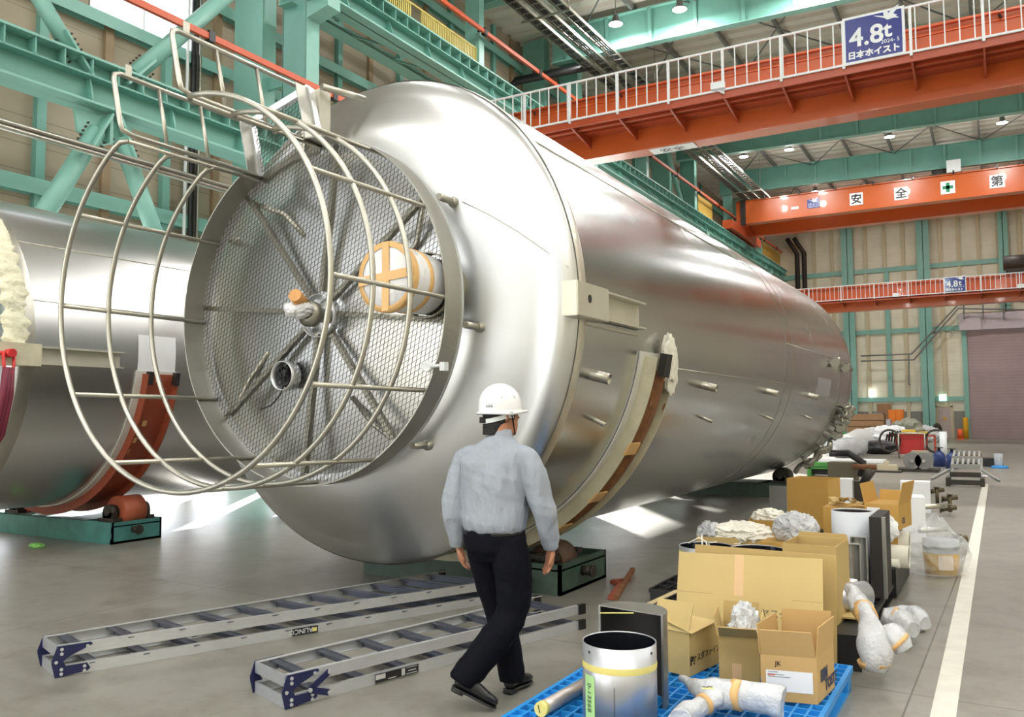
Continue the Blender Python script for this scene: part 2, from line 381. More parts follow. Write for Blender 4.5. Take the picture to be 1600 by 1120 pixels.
for i in range(40):
    y = -4+1.39*i+.56-.03
    if 9.9 < y < 10.2: y = 10.0
    if y > 58: break
    gr = i % 2 == 1
    for (z0, z1) in ([(0, 16)] if not any(h[0] < y < h[1] and h[2] > 5 for h in OPEN) else [(0, 9.9), (12.95, 16)]):
        if any(h[0] < y < h[1] and h[2] == 0 for h in OPEN): z0 = max(z0, 4.3)
        g = MB(); g.bb((XW, y-.09, z0), (XW+.1+.05*gr, y+.09, z1))
        tag(g.build('wall_post', GREEND if gr else BROWN, at=(XW, y, z0)), ('green steel' if gr else 'brown timber-coloured')+' upright post against the left wall cladding', 'post', 'green left wall posts' if gr else 'brown left wall posts')
# ---------------------------------------------------------------- columns and runway
ZT = 11.7
cn = ['behind the ladder cage, at the near end of the runway girder', 'behind the near crane railing at its left end', 'beside the left end of the two-girder crane', 'below the two-girder crane, next to the far corner', 'behind the camera']
for k, y in enumerate((13.72, 27.8, 41.7, 55.6, -.2)):
    t = thing('wall_column', 'tall green double steel column '+cn[k], 'column', (XC, y, 0))
    g = MB(); g.bb((XC-.03, y-.2, 0), (XC, y+.2, 16.)); g.bb((XC-.75, y-.2, 0), (XC-.72, y+.2, 16.)); g.build('flange', GREEN, t)
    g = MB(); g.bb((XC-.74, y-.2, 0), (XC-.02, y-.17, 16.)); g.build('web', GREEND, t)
    g = MB(); g.bb((XC-1.4, y-.22, 0), (XC-1.37, y+.2, 16)); g.bb((XC-2.3, y-.22, 0), (XC-1.4, y-.18, 16)); g.build('outer_shaft', GREEN, t)
    g = MB()
    for z in (3.2, 6.4, 9.2, 12.6): g = MB(); g.bb((XC-1.4, y-.05, z), (XC-.7, y+.05, z+.3)); g.build('tie_plate', GREEND, t)
    g = MB(); g.prism([(0, ZT-1.15), (.62, ZT-1.02), (.62, ZT-.78), (0, ZT-.78)], y-.2, y+.2, lambda u, v, s: (XC+u, s, v)); g.build('bracket', GREEN, t)
for y, l in ((20.9, 'right of the yellow safety fence'), (34.8, 'between the two nearer main columns of the far half'), (48.6, 'behind the two-girder crane end')):
    g = MB(); g.bb((XC-.03, y-.14, ZT), (XC, y+.14, 16)); g.bb((XC-.5, y-.14, ZT), (XC-.03, y-.11, 16))
    tag(g.build('wall_column', GREEN, at=(XC, y, ZT)), 'slim green intermediate column standing above the runway '+l, 'column')
def runway(name, x, zt, h, y0, y1, lab, second=True):
    t = thing(name, lab, 'runway girder', (x, y0, zt))
    g = MB(); g.bb((x-.28, y0, zt-.04), (x+.28, y1, zt)); g.build('top_flange', GREEN, t)
    g = MB(); g.bb((x-.28, y0, zt-h), (x+.28, y1, zt-h+.04)); g.build('bottom_flange', GREEN, t)
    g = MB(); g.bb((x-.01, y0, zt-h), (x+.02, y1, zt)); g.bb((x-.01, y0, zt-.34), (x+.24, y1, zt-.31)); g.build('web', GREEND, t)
    y = y0+.3
    while y < y1: g = MB(); g.bb((x, y-.012, zt-.33), (x+.25, y+.012, zt-.02)); g.build('upper_stiffener', GREEND, t); y += .48
    y = y0+1
    while y < y1: g = MB(); g.prism([(0, zt-h+.02), (.22, zt-h+.02), (.22, zt-h+.1), (.12, zt-.33), (0, zt-.33)], y-.015, y+.015, lambda u, v, s: (x+u, s, v)); g.build('web_stiffener', GREEND, t); y += 1.62
    g = MB(); g.bb((x-.03, y0, zt), (x+.03, y1, zt+.08)); g.build('rail', MACH, t)
    if second:
        g = MB(); g.bb((x-1.0, y0, zt-h-.02), (x-.6, y1, zt-h+.0)); g.bb((x-.98, y0, zt-h), (x-.95, y1, zt-.4)); g.build('walkway', GREEN, t)
        g = MB(); y = y0+.5
        while y < y1: g.bar((x-.62, y, zt-h+.02), (x-.28, y+.8, zt-h+.02), .05); y += 1.6
        g.build('lacing', GREEND, t)
    return t
runway('runway_girder', -12.78, ZT, .78, 13.3, 60.5, 'upper green crane runway girder running along the left wall into the distance')
runway('runway_girder', XC, 7.62, .8, -4, 13.3, 'lower green stiffened beam across the near bay of the left wall, above the left vessel', False)
for k in (-4,): pass
# tubular bracing of the near bay
def brace(a, b, r, lab, plates=True):
    A, B = on_x(*a, XC), on_x(*b, XC); t = thing('pipe_brace', lab, 'brace', A)
    g = MB(); g.cyl(A, B, r, 20); g.build('tube', GREEN, t)
    if plates:
        g = MB(); d = (B-A).normalized()
        g.bar(A-d*.35, A+d*.45, .04, r*3.1, up=(1,0,0)); g.build('connection_plate', GREEN, t)
        g = MB()
        for i in range(5):
            for s in (-1, 1):
                p = A+d*(.0+.09*i)+d.cross(Vector((1,0,0)))*s*r*1.25; g.cyl(p+Vector((.02,0,0)), p+Vector((.06,0,0)), .02, 6)
        g.build('bolt', MACH, t)
brace((150, 205), (45, 372), .155, 'thick green pipe brace sloping down left from the gusset under the beam')
brace((188, 215), (262, 420), .15, 'thick green pipe brace sloping down right from the gusset, behind the cage hoops')
brace((118, 92), (52, -18), .13, 'green pipe brace rising to the upper left above the beam')
brace((208, 118), (372, -22), .15, 'long green pipe brace rising to the upper right in front of the bright window')
g = MB(); P = [on_x(a, b, XC) for a, b in ((115, 168), (205, 200), (203, 225), (165, 226), (120, 205))]
g.prism([(p.y, p.z) for p in P], -.03, .03, lambda u, v, s: (XC+s, u, v)); g.bb((XC-.1, P[3].y-.03, P[3].z), (XC+.16, P[3].y+.03, P[0].z)); tag(g.build('gusset_plate', GREEN, at=P[0]), 'green gusset plate under the beam where two pipe braces meet', 'gusset')
# vertical conduits on the left wall
for q, (py, r, m) in enumerate(((302, .05, BLACK), (308, .04, MACH), (313, .03, STEELP), (293, .035, WHITEP))):
    y = on_x(py, 100, XW+.25).y; g = MB(); g.cyl((XW+.25, y, 0), (XW+.25, y, 16), r, 10)
    tag(g.build('conduit', m, at=(XW+.25, y, 0)), ['thick black cable riser', 'dark riser beside the black one', 'thin steel conduit at the right', 'white conduit left'][q]+' of the vertical bundle on the wall behind the cage', 'conduit')
# water pipes
for q, dz in enumerate((0, .16)):
    A = on_x(0, 188+q*9, XC+.3); g = MB(); g.cyl((A.x, -6, A.z), (A.x, 13.4, A.z), .045, 10)
    tag(g.build('service_pipe', STEELP, at=(A.x, 4, A.z)), ['upper', 'lower'][q]+' of the two thin grey pipes crossing the left wall above the vessel', 'pipe')
# red conductor bars
CRED = mat('conductor_red', (206, 92, 58), .45, var=.05)
for q, (px, py, y0, y1, l) in enumerate(((690, 0, 6, 60.5, 'upper'), (400, 92, -4, 60.5, 'lower'))):
    x = XC+.25; A = on_x(px, py, x); g = MB(); t = thing('conductor_bar', l+' red crane conductor bar running along the columns', 'conductor bar', (x, A.y, A.z))
    g.bb((x-.04, y0, A.z-.06), (x+.04, y1, A.z+.06)); g.build('bar', CRED, t)
    y = y0+.8
    while y < y1-1:
        m = MB(); m.bb((x-.08, y-.07, A.z-.1), (x+.06, y+.07, A.z+.11)); m.bb((x-.25, y-.03, A.z+.05), (x, y+.03, A.z+.11)); m.build('bar_clamp', BLACK, t); y += 3.47
# yellow safety fence above the runway
YEL = mat('yellow_bars', (206, 190, 104), .45, var=.04)
A, B = on_x(572, 0, XC-.1), on_x(744, 107, XC-.1)
t = thing('safety_fence', 'yellow vertical-bar safety fence standing on the runway behind the girder', 'fence', (XC-.1, A.y, ZT)); n = 60
zt = on_x(700, 45, XC-.1).z
for i in range(n):
    y = A.y+(B.y-A.y)*i/(n-1)
    if 17.55 < y < 17.95: continue
    g = MB(); g.bb((XC-.12, y-.02, ZT-.1), (XC-.09, y+.02, zt)); g.build('bar', YEL, t)
g = MB(); g.bb((XC-.11, A.y, zt-.03), (XC-.08, B.y, zt+.02)); g.build('top_rail', YEL, t)
for i, (a, b) in enumerate(((1090, 1112), (1192, 1209), (1209, 1224))):
    ya, yb = on_x(a, 330 if i == 0 else 410, XC-.2).y, on_x(b, 330 if i == 0 else 410, XC-.2).y
    g = MB(); g.bb((XC-.2, ya, ZT), (XC-.16, yb, ZT+1.5)); tag(g.build('yellow_screen', mat('yellow_sheet', (214, 176, 84), .6), at=(XC-.2, ya, ZT)), ['yellow screen beside the end of the two-girder crane', 'left yellow screen on the runway near the far corner', 'right yellow screen on the runway near the far corner'][i], 'screen')
# upper lattice posts behind the runway
for q, (a, b, y0) in enumerate(((1037, 1066, 0), (1168, 1180, 0))):
    A = on_x(a, 215 if q == 0 else 372, XC-.3); B = on_x(b, 322 if q == 0 else 432, XC-.3); g = MB(); g.cyl(A, B, .12, 12)
    tag(g.build('pipe_brace', GREEN, at=(B.x, B.y, ZT)), ['green pipe brace standing on the runway left of the two-girder crane', 'far green pipe brace standing on the runway right of the crane end'][q], 'brace')
# cable trays
for i, x in enumerate((-11.75, -11.15, -12.3)):
    z = 14.1; t = thing('cable_tray', ['middle', 'right-hand', 'left-hand'][i]+' of the long steel cable trays hanging under the roof along the left side', 'cable tray', (x, 17, z)); wd = .36
    g = MB(); g.bb((x-wd/2, 17, z), (x-wd/2+.03, 59, z+.1)); g.bb((x+wd/2-.03, 17, z), (x+wd/2, 59, z+.1)); g.build('side_rail', STEELP, t)
    g = MB(); y = 17.2
    while y < 59: g.bb((x-wd/2, y-.02, z+.02), (x+wd/2, y+.02, z+.05)); y += .42
    tag(g.build('rung', STEELP, t), kind='stuff')
    g = MB()
    for q in range(3): g.cyl((x-.1+q*.09, 17, z+.08), (x-.1+q*.09, 59, z+.08), .03, 6)
    g.build('cable', BLACK, t)
for y in (22.5, 30, 38, 46.5, 54):
    g = MB(); g.bb((-12.6, y-.03, 14.0), (-10.9, y+.03, 14.05))
    for x in (-12.55, -10.95): g.cyl((x, y, 14), (x, y, ZR+.2), .015, 6)
    tag(g.build('tray_hanger', STEELP, at=(-11.7, y, 14)), 'steel hanger bar carrying the cable trays under the roof', 'hanger', 'cable tray hangers')
g = MB(); g.tube([(XW+.3, 26.6, 8), (XW+.3, 26.6, 13.9), (-15.2, 26.7, 14.15), (-12.4, 27.0, 14.2)], .16, 10)
tag(g.build('cable_duct', BLACK, at=(XW+.3, 26.6, 8)), 'black cable duct climbing the left wall and bending over to the trays', 'duct')
# ---------------------------------------------------------------- far wall framing
for i, (px, wd) in enumerate(((1325, .75), (1443, .75), (1568, .55))):
    x = on_y(px, 400, YF).x; g = MB(); g.bb((x-wd/2, YF-.5, 0 if i < 2 else 8.1), (x+wd/2, YF-.46, 15.6)); g.bb((x-.02, YF-.5, 0 if i < 2 else 8.1), (x+.02, YF, 15.6))
    tag(g.build('far_column', GREEN, at=(x, YF, 0)), ['green column of the far wall, nearest the big vessel', 'green column of the far wall left of the small door', 'green column of the far wall above the roller shutter'][i], 'column')
for i, px in enumerate((1245, 1272, 1300, 1352, 1382, 1411, 1469, 1498, 1529, 1560, 1594)):
    x = on_y(px, 400, YF).x; g = MB(); g.bb((x-.11, YF-.12, 0 if x < -2.6 else 8.6), (x+.11, YF, 15.6)); tag(g.build('far_stud', CRST, at=(x, YF, 0)), 'thin cream stud on the far wall cladding', 'stud', 'cream far wall studs')
for i, (py, x0, x1) in enumerate(((420, -13, 4), (517, -12, -1.9), (624, -12, -1.9))):
    z = on_y(1400, py, YF-.15).z; g = MB(); g.bb((x0, YF-.18, z-.15), (x1, YF-.02, z+.15)); tag(g.build('far_girt', GREEN, at=(x0, YF, z)), ['upper', 'middle', 'lowest'][i]+' green horizontal girt on the far wall', 'girt')
for i, px in enumerate((1390, 1508)):
    x = on_y(px, 560, YF).x; g = MB(); g.bb((x-.14, YF-.2, 0 if i else 2.6), (x+.14, YF-.04, 11.2 if i == 0 else 7.8)); tag(g.build('far_post', GREEN, at=(x, YF, 0)), ['thin green post in the middle of the far wall left bay', 'green post at the left edge of the roller shutter'][i], 'post')
x0 = on_y(1512, 600, YF).x
g = MB(); g.bb((x0, YF-.12, 0), (XR-6, YF-.06, 7.0)); struct('door_1', g, SHUT, at=(x0, YF, 0))
g = MB(); a = on_y(1499, 517, YF-.5).x; g.bb((a, YF-.6, 6.95), (a+1.25, YF-.05, 8.0)); g.bb((a+1.25, YF-.5, 6.95), (XR-6, YF-.05, 8.0)); struct('trim_3', g, mat('shutter_box', (205, 196, 204), .5, var=.03))
# small door
A, B = on_y(1465, 640, YF-.1), on_y(1487, 684, YF-.1)
g = MB(); g.bb((A.x, YF-.14, 0), (B.x, YF-.04, 2.0)); d2 = struct('door_2', g, mat('door_pink_grey', (186, 172, 166), .5), at=(A.x, YF, 0))
g = MB(); g.bb((A.x+.3, YF-.16, 1.15), (A.x+.5, YF-.14, 1.35)); g.build('door_sign', mat('amber_sign', (214, 160, 60), .5), d2)
g = MB(); g.bb((A.x-.12, YF-.16, 0), (A.x, YF, 2.1)); g.bb((B.x, YF-.16, 0), (B.x+.12, YF, 2.1)); g.bb((A.x-.12, YF-.16, 2.02), (B.x+.12, YF, 2.12)); struct('trim_4', g, CRST)
g = MB(); g.bb((-10.5, YF-.06, 0), (A.x-.2, YF-.02, 1.75)); g.bb((B.x+.2, YF-.06, 0), (x0, YF-.02, 1.75)); struct('trim_5', g, mat('grey_wainscot', (140, 138, 130), .6))
p = on_y(1473, 621, YF-.3); g = MB(); g.bb((p.x-.22, YF-.25, p.z-.22), (p.x+.22, YF-.18, p.z+.22)); tag(g.build('exit_sign', mat('exit_green', (190, 245, 225), .4, var=0, emit=3), at=p), 'small glowing green-white exit sign over the far door', 'sign')
p = on_y(1361, 614, YF-.3); g = MB(); g.bb((p.x-.1, YF-.3, p.z-.25), (p.x+.1, YF-.16, p.z+.25)); tag(g.build('wall_lamp', mat('wall_lamp', (255, 255, 255), .4, var=0, emit=12), at=p), 'small bright lamp low on the far wall near the vessel end', 'lamp')
p = on_z(1511, 684); g = MB(); g.cyl((p.x, YF-.9, 0), (p.x, YF-.9, 1.35), .16, 14); tag(g.build('bollard', mat('bollard_yellow', (228, 170, 30), .45), at=(p.x, YF-.9, 0)), 'yellow bollard guarding the left edge of the roller shutter', 'bollard')
# far stair / handrail pipes
for i, pl in enumerate((((1345, 556), (1424, 553), (1500, 473), (1600, 468)), ((1345, 564), (1428, 562), (1497, 482), (1600, 484)))):
    g = MB(); g.tube([on_y(a, b, YF-.9-.3*i) for a, b in pl], .05, 6); tag(g.build('handrail', GREY, at=on_y(*pl[0], YF-.9)), ['upper', 'lower'][i]+' grey pipe rail climbing the far wall to the gallery', 'handrail')
for i, px in enumerate((1420, 1506, 1536, 1568)):
    a, b = on_y(px, (553, 472, 470, 469)[i], YF-.9), on_y(px, (600, 497, 497, 497)[i], YF-.9); g = MB(); g.bar(a, b, .09); g.bar(b, b+Vector((0, .88, 0)), .06); tag(g.build('rail_post', GREY, at=b), ['foot', 'left', 'middle', 'right'][i]+' grey post carrying the gallery pipe rails', 'post')
for i, (px, r) in enumerate(((1246, .16), (1257, .16))):
    x = on_y(px, 420, YF-.4).x; g = MB(); g.tube([(x, YF-.4, 0), (x, YF-.4, 13.0), (x-.5, YF-1.2, 14.0)], r, 8); tag(g.build('cable_riser', MACH, at=(x, YF-.4, 0)), ['left', 'right'][i]+' dark cable riser in the far left corner', 'cable riser')
# ================================================================ the near vessel
TX, TZ, TR = -4.627, 2.424, 2.068
def ax_pt(a, r, y, cx=TX, cz=TZ): return Vector((cx+r*cos(RD(a)), y, cz+r*sin(RD(a))))
def arc_band(mb, cx, cz, prof, a0, a1, n=60):
    """prof: closed loop of (radius, y); swept from angle a0 to a1"""
    m = len(prof); vs = []
    for i in range(n+1):
        a = RD(a0+(a1-a0)*i/n); vs += [(cx+r*cos(a), y, cz+r*sin(a)) for r, y in prof]
    fs = [tuple(range(m))[::-1], tuple(range(n*m, n*m+m))]
    for i in range(n): fs += [(i*m+k, i*m+(k+1) % m, (i+1)*m+(k+1) % m, (i+1)*m+k) for k in range(m)]
    return mb.add(vs, fs, False)
V1 = thing('steel_vessel', 'huge brushed stainless steel vessel lying on its side, the nearer and larger one', 'vessel', (TX, 7, 0))
Y0 = 5.42
def rim_shift(o):
    for v in o.data.vertices:
        q = v.co; dx, dz = q.x, q.z-TZ; r = sqrt(dx*dx+dz*dz)
        if q.y+7 > 5.7: continue
        k = min(1, max(0, (r-1.45)/.6)); k = k*k*(3-2*k); q.y += .25*k*min(1, 1-dx/max(r, .001))
m = MB(); m.lathe([(TR, Y0), (TR, 5.9), (TR, 18.3)], (TX, 0, TZ), (0,1,0), 160); rim_shift(m.build('shell', STEEL, V1))
def head(r_out, y_rim, depth, kn, sgn=1, n=18):
    """shallow dished end: crown sphere, then knuckle"""
    P = []; yk = y_rim
    for i in range(n+1):
        t = i/n; r = (r_out-kn)*t; P.append((max(r, .0001), y_rim-sgn*(depth*(1-(r/(r_out-kn))**2*.68))))
    r1, y1 = P[-1]
    for i in range(1, 13):
        a = i/12*pi/2; P.append((r1+kn*sin(a), y1+(y_rim-y1)*(1-cos(a))))
    return P
HP = head(TR, Y0, .40, .2)
m = MB(); m.lathe(HP, (TX, 0, TZ), (0,1,0), 160); rim_shift(m.build('dished_head', STEELH, V1))
def head_y(r):
    for (r0, y0), (r1, y1) in zip(HP, HP[1:]):
        if r0 <= r <= r1: return y0+(y1-y0)*(r-r0)/max(1e-6, r1-r0)
    return Y0
m = MB(); m.lathe([(r, 18.3+(Y0-y)*2.2) for r, y in HP][::-1], (TX, 0, TZ), (0,1,0), 120); m.build('far_head', STEEL, V1)
WELD = mat('weld_band', (214, 210, 196), .36, .8, var=.14, scale=5, bump=.3, bscale=16)
for y, w_ in ((5.45, .12), (12.2, .03), (12.65, .03), (17.0, .03), (18.1, .05)):
    m = MB(); m.lathe([(TR, y-w_/2), (TR+.003+.02*w_, y-w_/4), (TR+.004+.03*w_, y), (TR+.003+.02*w_, y+w_/4), (TR, y+w_/2)], (TX, 0, TZ), (0,1,0), 160); so = m.build('weld_seam', WELD if w_ > .1 else STEELD, V1); w_ > .1 and rim_shift(so)
m = MB()
for a, y0, y1 in ((-11, 6.6, 12.2), (38, 5.5, 12.2), (5, 12.2, 18)): m.tube([ax_pt(a, TR+.001, y0), ax_pt(a, TR+.001, y1)], .007, 6)
m.build('long_seam', STEELP, V1)
def on_head(px, py):
    y = 5.2
    for _ in range(12):
        q = on_y(px, py, y); dx, dz = q.x-TX, q.z-TZ; r = sqrt(dx*dx+dz*dz); k = min(1, max(0, (r-1.45)/.6)); k = k*k*(3-2*k); y = head_y(r)+.25*k*min(1, 1-dx/r)
    return on_y(px, py, y-.002)
m = MB(); m.tube([on_head(*q) for q in ((722, 315), (760, 333), (810, 362), (855, 394), (888, 418))], .0035, 6); m.build('head_seam', STEELP, V1)
# lifting lug bracket
m = MB(); x0 = TX+TR-.03
m.bb((x0, 5.16, 2.285), (x0+.125, 5.7, 2.53))
lug = m.build('lifting_bracket', mat('bracket_steel', (206, 202, 186), .35, .5, var=.06), V1, bevel=.006)
m = MB(); m.bb((x0, 5.7, 2.3), (x0+.11, 6.5, 2.315)); m.bb((x0, 5.7, 2.505), (x0+.11, 6.5, 2.52)); m.bb((x0, 5.7, 2.3), (x0+.045, 6.5, 2.52)); m.bb((x0+.02, 5.5, 2.25), (x0+.05, 6.5, 2.262)); m.build('channel', MATS['bracket_steel'], lug)
m = MB(); m.cyl((x0+.12, 5.36, 2.42), (x0+.127, 5.36, 2.42), .03, 20); m.build('hole', DARK, lug)
# pipe stubs
def stub(mb, a, y, r, l, R=TR, cx=TX, cz=TZ):
    d = Vector((cos(RD(a)), 0, sin(RD(a)))); p = ax_pt(a, R-.02, y, cx, cz)
    mb.lathe([(r, 0), (r, l), (r*.8, l), (r*.8, l*.4), (.0005, l*.4)], p, d, 20)
for y in (5.73, 8.46, 11.24, 14.06):
    m = MB(); stub(m, -14.6, y, .042, .17); s_ = m.build('pipe_stub', STEELP, V1)
    m = MB(); m.lathe([(.03, .13), (.0005, .13)], ax_pt(-14.6, TR-.02, y), (cos(RD(-14.6)), 0, sin(RD(-14.6))), 16); m.build('bore', DARK, s_)
for y in (6.04, 8.87, 11.69, 14.4):
    m = MB(); stub(m, -24.6, y, .018, .12); m.build('pipe_stub', STEELP, V1)
# valves and pipe runs at the far end
for (px, py, y) in ((1292, 577, 16.0), (1318, 579, 17.2)):
    c = ax_pt(2 if y < 17 else 1, TR+.1, y); m = MB(); m.cyl((TX+TR-.05, y, c.z), c, .05, 12); m.cyl(c-Vector((0,.35,0)), c+Vector((0,.3,0)), .04, 12); m.cyl(c-Vector((0,.38,0)), c-Vector((0,.35,0)), .08, 14); m.cyl(c, c+Vector((0,0,.12)), .035, 10); m.build('valve', STEELD, V1)
m = MB()
for a0, a1, r, y in ((-18, -36, .04, 17.6), (-20, -30, .06, 17.85), (-16, -26, .03, 17.3), (-38, -62, .05, 17.5), (-40, -58, .04, 17.9)):
    m.tube([ax_pt(a0+(a1-a0)*i/8, TR+.14+.05*sin(i*1.7), y+.06*sin(i*2.1)) for i in range(9)], r, 8)
for a in (-19, -22, -26, -30, -34, -44, -55):
    m.cyl(ax_pt(a, TR-.05, 17.6), ax_pt(a, TR+.2, 17.6), .035, 8); m.cyl(ax_pt(a, TR+.16, 17.45), ax_pt(a, TR+.16, 17.95), .07, 10)
m.build('pipework', STEELP, V1)
# taped paper on the far shell
m = MB()
for i in range(6):
    a, b = 0-i*1.4, 0-(i+1)*1.4
    m.add([ax_pt(a-6, TR+.004, 14.6), ax_pt(b-6, TR+.004, 14.6), ax_pt(b-6, TR+.004, 15.9), ax_pt(a-6, TR+.004, 15.9)], [(0,1,2,3)])
m.build('protective_film', FILM, V1)
# ---------------- platform, handrail and ladder landing on the vessel head
PR = 1.35; YP = 4.93
def pp(a, r, y): return ax_pt(a, r, y)
OUTD = Vector((cos(RD(104)), 0, sin(RD(104))))
A_in, B_in = pp(119, PR, YP), pp(90, PR, YP); A_out, B_out = A_in+OUTD*.5, B_in+OUTD*.5
m = MB(); arc_band(m, TX, TZ, [(PR-.006, 4.75), (PR+.004, 4.75), (PR+.004, 4.96), (PR-.006, 4.96)], -241, 90, 120); toe = m.build('toe_plate', mat('toe_plate_steel', (168, 166, 158), .4, .8, var=.06), V1)
m = MB(); arc_band(m, TX, TZ, [(PR-.075, 4.945), (PR+.012, 4.945), (PR+.012, 4.965), (PR-.075, 4.965)], -241, 90, 120); m.bar(A_in, A_out, .05, .06, up=(0,1,0)); m.bar(B_in, B_out, .05, .06, up=(0,1,0)); m.bar(A_out, B_out, .06, .05, up=(0,1,0)); m.build('rim_flange', WHITEP if 0 else mat('rim_steel', (214, 216, 218), .35, .7, var=.04), V1)
def clipseg(a, b, inside):
    k = 6; best = None; pa = None
    ins = [inside(a+(b-a)*i/k) for i in range(k+1)]
    if all(ins): return a, b
    if not any(ins): return None
    i0 = ins.index(True); i1 = len(ins)-1-ins[::-1].index(True)
    return (a+(b-a)*i0/k, a+(b-a)*i1/k) if i1 > i0 else None
E1 = (B_out-A_out); 
def inside(p):
    d = p-Vector((TX, 0, TZ)); d.y = 0; r = d.length
    if r < PR-.02:
        # openings around the two nozzles and the cable hole
        for (q, rr) in HOLES:
            if (p-q).length < rr: return False
        return True
    q = p-A_in; q.y = 0; e = Vector((B_in.x-A_in.x, 0, B_in.z-A_in.z)); u = q.dot(e.normalized()); n = q.dot(OUTD)
    return n > -.4 and n < .5 and 0 < u-(n*OUTD.dot(e.normalized())) < e.length and r < 1.95
NZ1 = on_y(616, 434, 4.9); HUB = Vector((TX+.02, 4.93, TZ-.03)); CH = on_y(445, 587, 4.93)
HOLES = [(Vector((NZ1.x, YP, NZ1.z)), .28), (Vector((HUB.x, YP, HUB.z)), .17), (Vector((CH.x, YP, CH.z)), .12)]
LW, SW, TH = .076, .04, RD(52)
m = MB(); uu = Vector((cos(TH), 0, sin(TH))); vv = Vector((-sin(TH), 0, cos(TH))); cc = Vector((TX, YP, TZ))
N1 = int(2.1/(LW/2)); N2 = int(2.1/(SW/2))
for i in range(-N1, N1):
    for j in range(-N2, N2):
        if (i+j) % 2: continue
        for s in (1, -1):
            a = cc+uu*(i*LW/2)+vv*(j*SW/2); b = cc+uu*((i+1)*LW/2)+vv*((j+s)*SW/2)
            if (a-cc).length > 2.0: continue
            c = clipseg(a, b, inside)
            if c:
                d = (c[1]-c[0]).normalized(); x = d.cross(Vector((0,1,0)))*.0015; yy = Vector((0,.0028,0))
                vs = [p+x*e1+yy*e2 for p in c for e1, e2 in ((-1,-1),(1,-.6),(1,1),(-1,.6))]
                m.add(vs, [(0,1,5,4),(1,2,6,5),(2,3,7,6),(3,0,4,7)])
mesh = m.build('expanded_mesh', MESHM, V1)
# radial beams under the mesh and their supports
m = MB(); arc_band(m, TX, TZ, [(PR-.05, 4.94), (PR, 4.94), (PR, 4.99), (PR-.05, 4.99)], 90, 119, 20); m.build('threshold_beam', STEELD, V1)
SPK = [128.5, 174.7, -141.5, -96.6, -53.3, -6.3, 38, 83]
for a in SPK:
    m = MB(); m.bar(pp(a, .17, YP+.035), pp(a, PR-.01, YP+.035), .038, .05, up=(0,1,0)); m.build('radial_beam', STEELD, V1)
for a in (128.5, -141.5, -53.3, 38):
    m = MB(); p = pp(a, 1.27, YP+.05); q = pp(a-9, 1.0, YP+.13); m.tube([p, pp(a-4, 1.13, YP+.09), q, pp(a-16, .72, head_y(.72)+.0)], .022, 8); m.build('strut', STEELP, V1)
for a in (34.5, -7.4, -49, 148, -120):
    m = MB(); m.cyl(pp(a, 1.38, 4.97), pp(a, 1.38, head_y(1.38)+.03), .026, 14); m.lathe([(.026, -.03), (.04, -.015), (.04, .03)], pp(a, 1.38, head_y(1.38)-.01), (0,1,0), 14); m.build('standoff_pipe', STEELP, V1)
m = MB(); p0 = B_out+Vector((.12, .02, .0)); q0 = Vector((p0.x+.12, head_y(sqrt((p0.x+.12-TX)**2+(p0.z-TZ)**2))+.05, p0.z)); m.cyl(p0, q0, .028, 14); m.build('standoff_pipe', STEELP, V1)
# handrail hoops and bars
RB = .0185
hy = (3.64, 4.02, 4.40); angs = [150, 180, -150, -120, -90, -59, -29, 0, 30, 60]
for y in hy:
    P = [pp(120, 1.31, y+.05), pp(121.5, 1.315, y+.012)]+[pp(a, 1.31, y) for a in range(124, 447, 4)]+[pp(448.5, 1.315, y+.012), pp(450, 1.31, y+.05)]
    m = MB(); m.tube(P, RB, 10); m.build('handrail_hoop', STEELP, V1)
for a in angs+[120, 90]:
    m = MB(); m.tube([pp(a, 1.31, 3.64 if a not in (120, 90) else 3.69), pp(a, 1.33, 4.8), pp(a, PR-.02, 4.94)], RB*.9, 10); m.build('handrail_bar', STEELP, V1)
# landing side rails
for s, (I, O) in enumerate(((A_in, A_out), (B_in, B_out))):
    off = OUTD*.0; I3 = pp(119 if s == 0 else 91.5, 1.36, 3.64); O3 = I3+OUTD*.48
    g = MB(); e = .05
    P = [Vector((I3.x, 4.93, I3.z)), Vector((I3.x, 3.72, I3.z)), Vector((I3.x, 3.65, I3.z))+OUTD*.02, I3+OUTD*.08, O3-OUTD*.06, Vector((O3.x, 3.65, O3.z))-OUTD*.02, Vector((O3.x, 3.70, O3.z)), Vector((O3.x, 4.93, O3.z))]
    g.tube(P, RB, 10); rl = g.build('landing_rail', STEELP, V1)
    for y in (4.02, 4.40): g = MB(); g.cyl(Vector((I3.x, y, I3.z)), Vector((O3.x, y, O3.z)), RB*.8, 10); g.build('rail_post', STEELP, rl)
    g = MB(); g.bb((O3.x-.004, 3.74, O3.z), (O3.x+.004, 3.79, O3.z+.09)); g.build('hook_plate', STEELP, rl)
# toe plates / ladder stringers of the landing
for (I, O), w_ in (((A_in, A_out), .14), ((B_in, B_out), .16)):
    g = MB(); n_ = Vector((0, -1, 0))
    g.add([I+n_*w_, O+n_*w_, O+n_*-.02, I+n_*-.02]+[v+Vector((.008,0,0)) for v in (I+n_*w_, O+n_*w_, O+n_*-.02, I+n_*-.02)], [(0,1,2,3),(7,6,5,4),(0,4,5,1),(1,5,6,2),(2,6,7,3),(3,7,4,0)]); g.build('landing_toe_plate', MATS['toe_plate_steel'], V1)
g = MB(); b = B_out+Vector((.02, 0, .0))
g.bb((b.x-.1, 4.93, b.z-.5), (b.x-.06, 5.06, b.z+.04)); g.bb((b.x+.02, 4.97, b.z-.52), (b.x+.06, 5.1, b.z+.0)); g.build('ladder_stringer', MATS['bracket_steel'], V1)
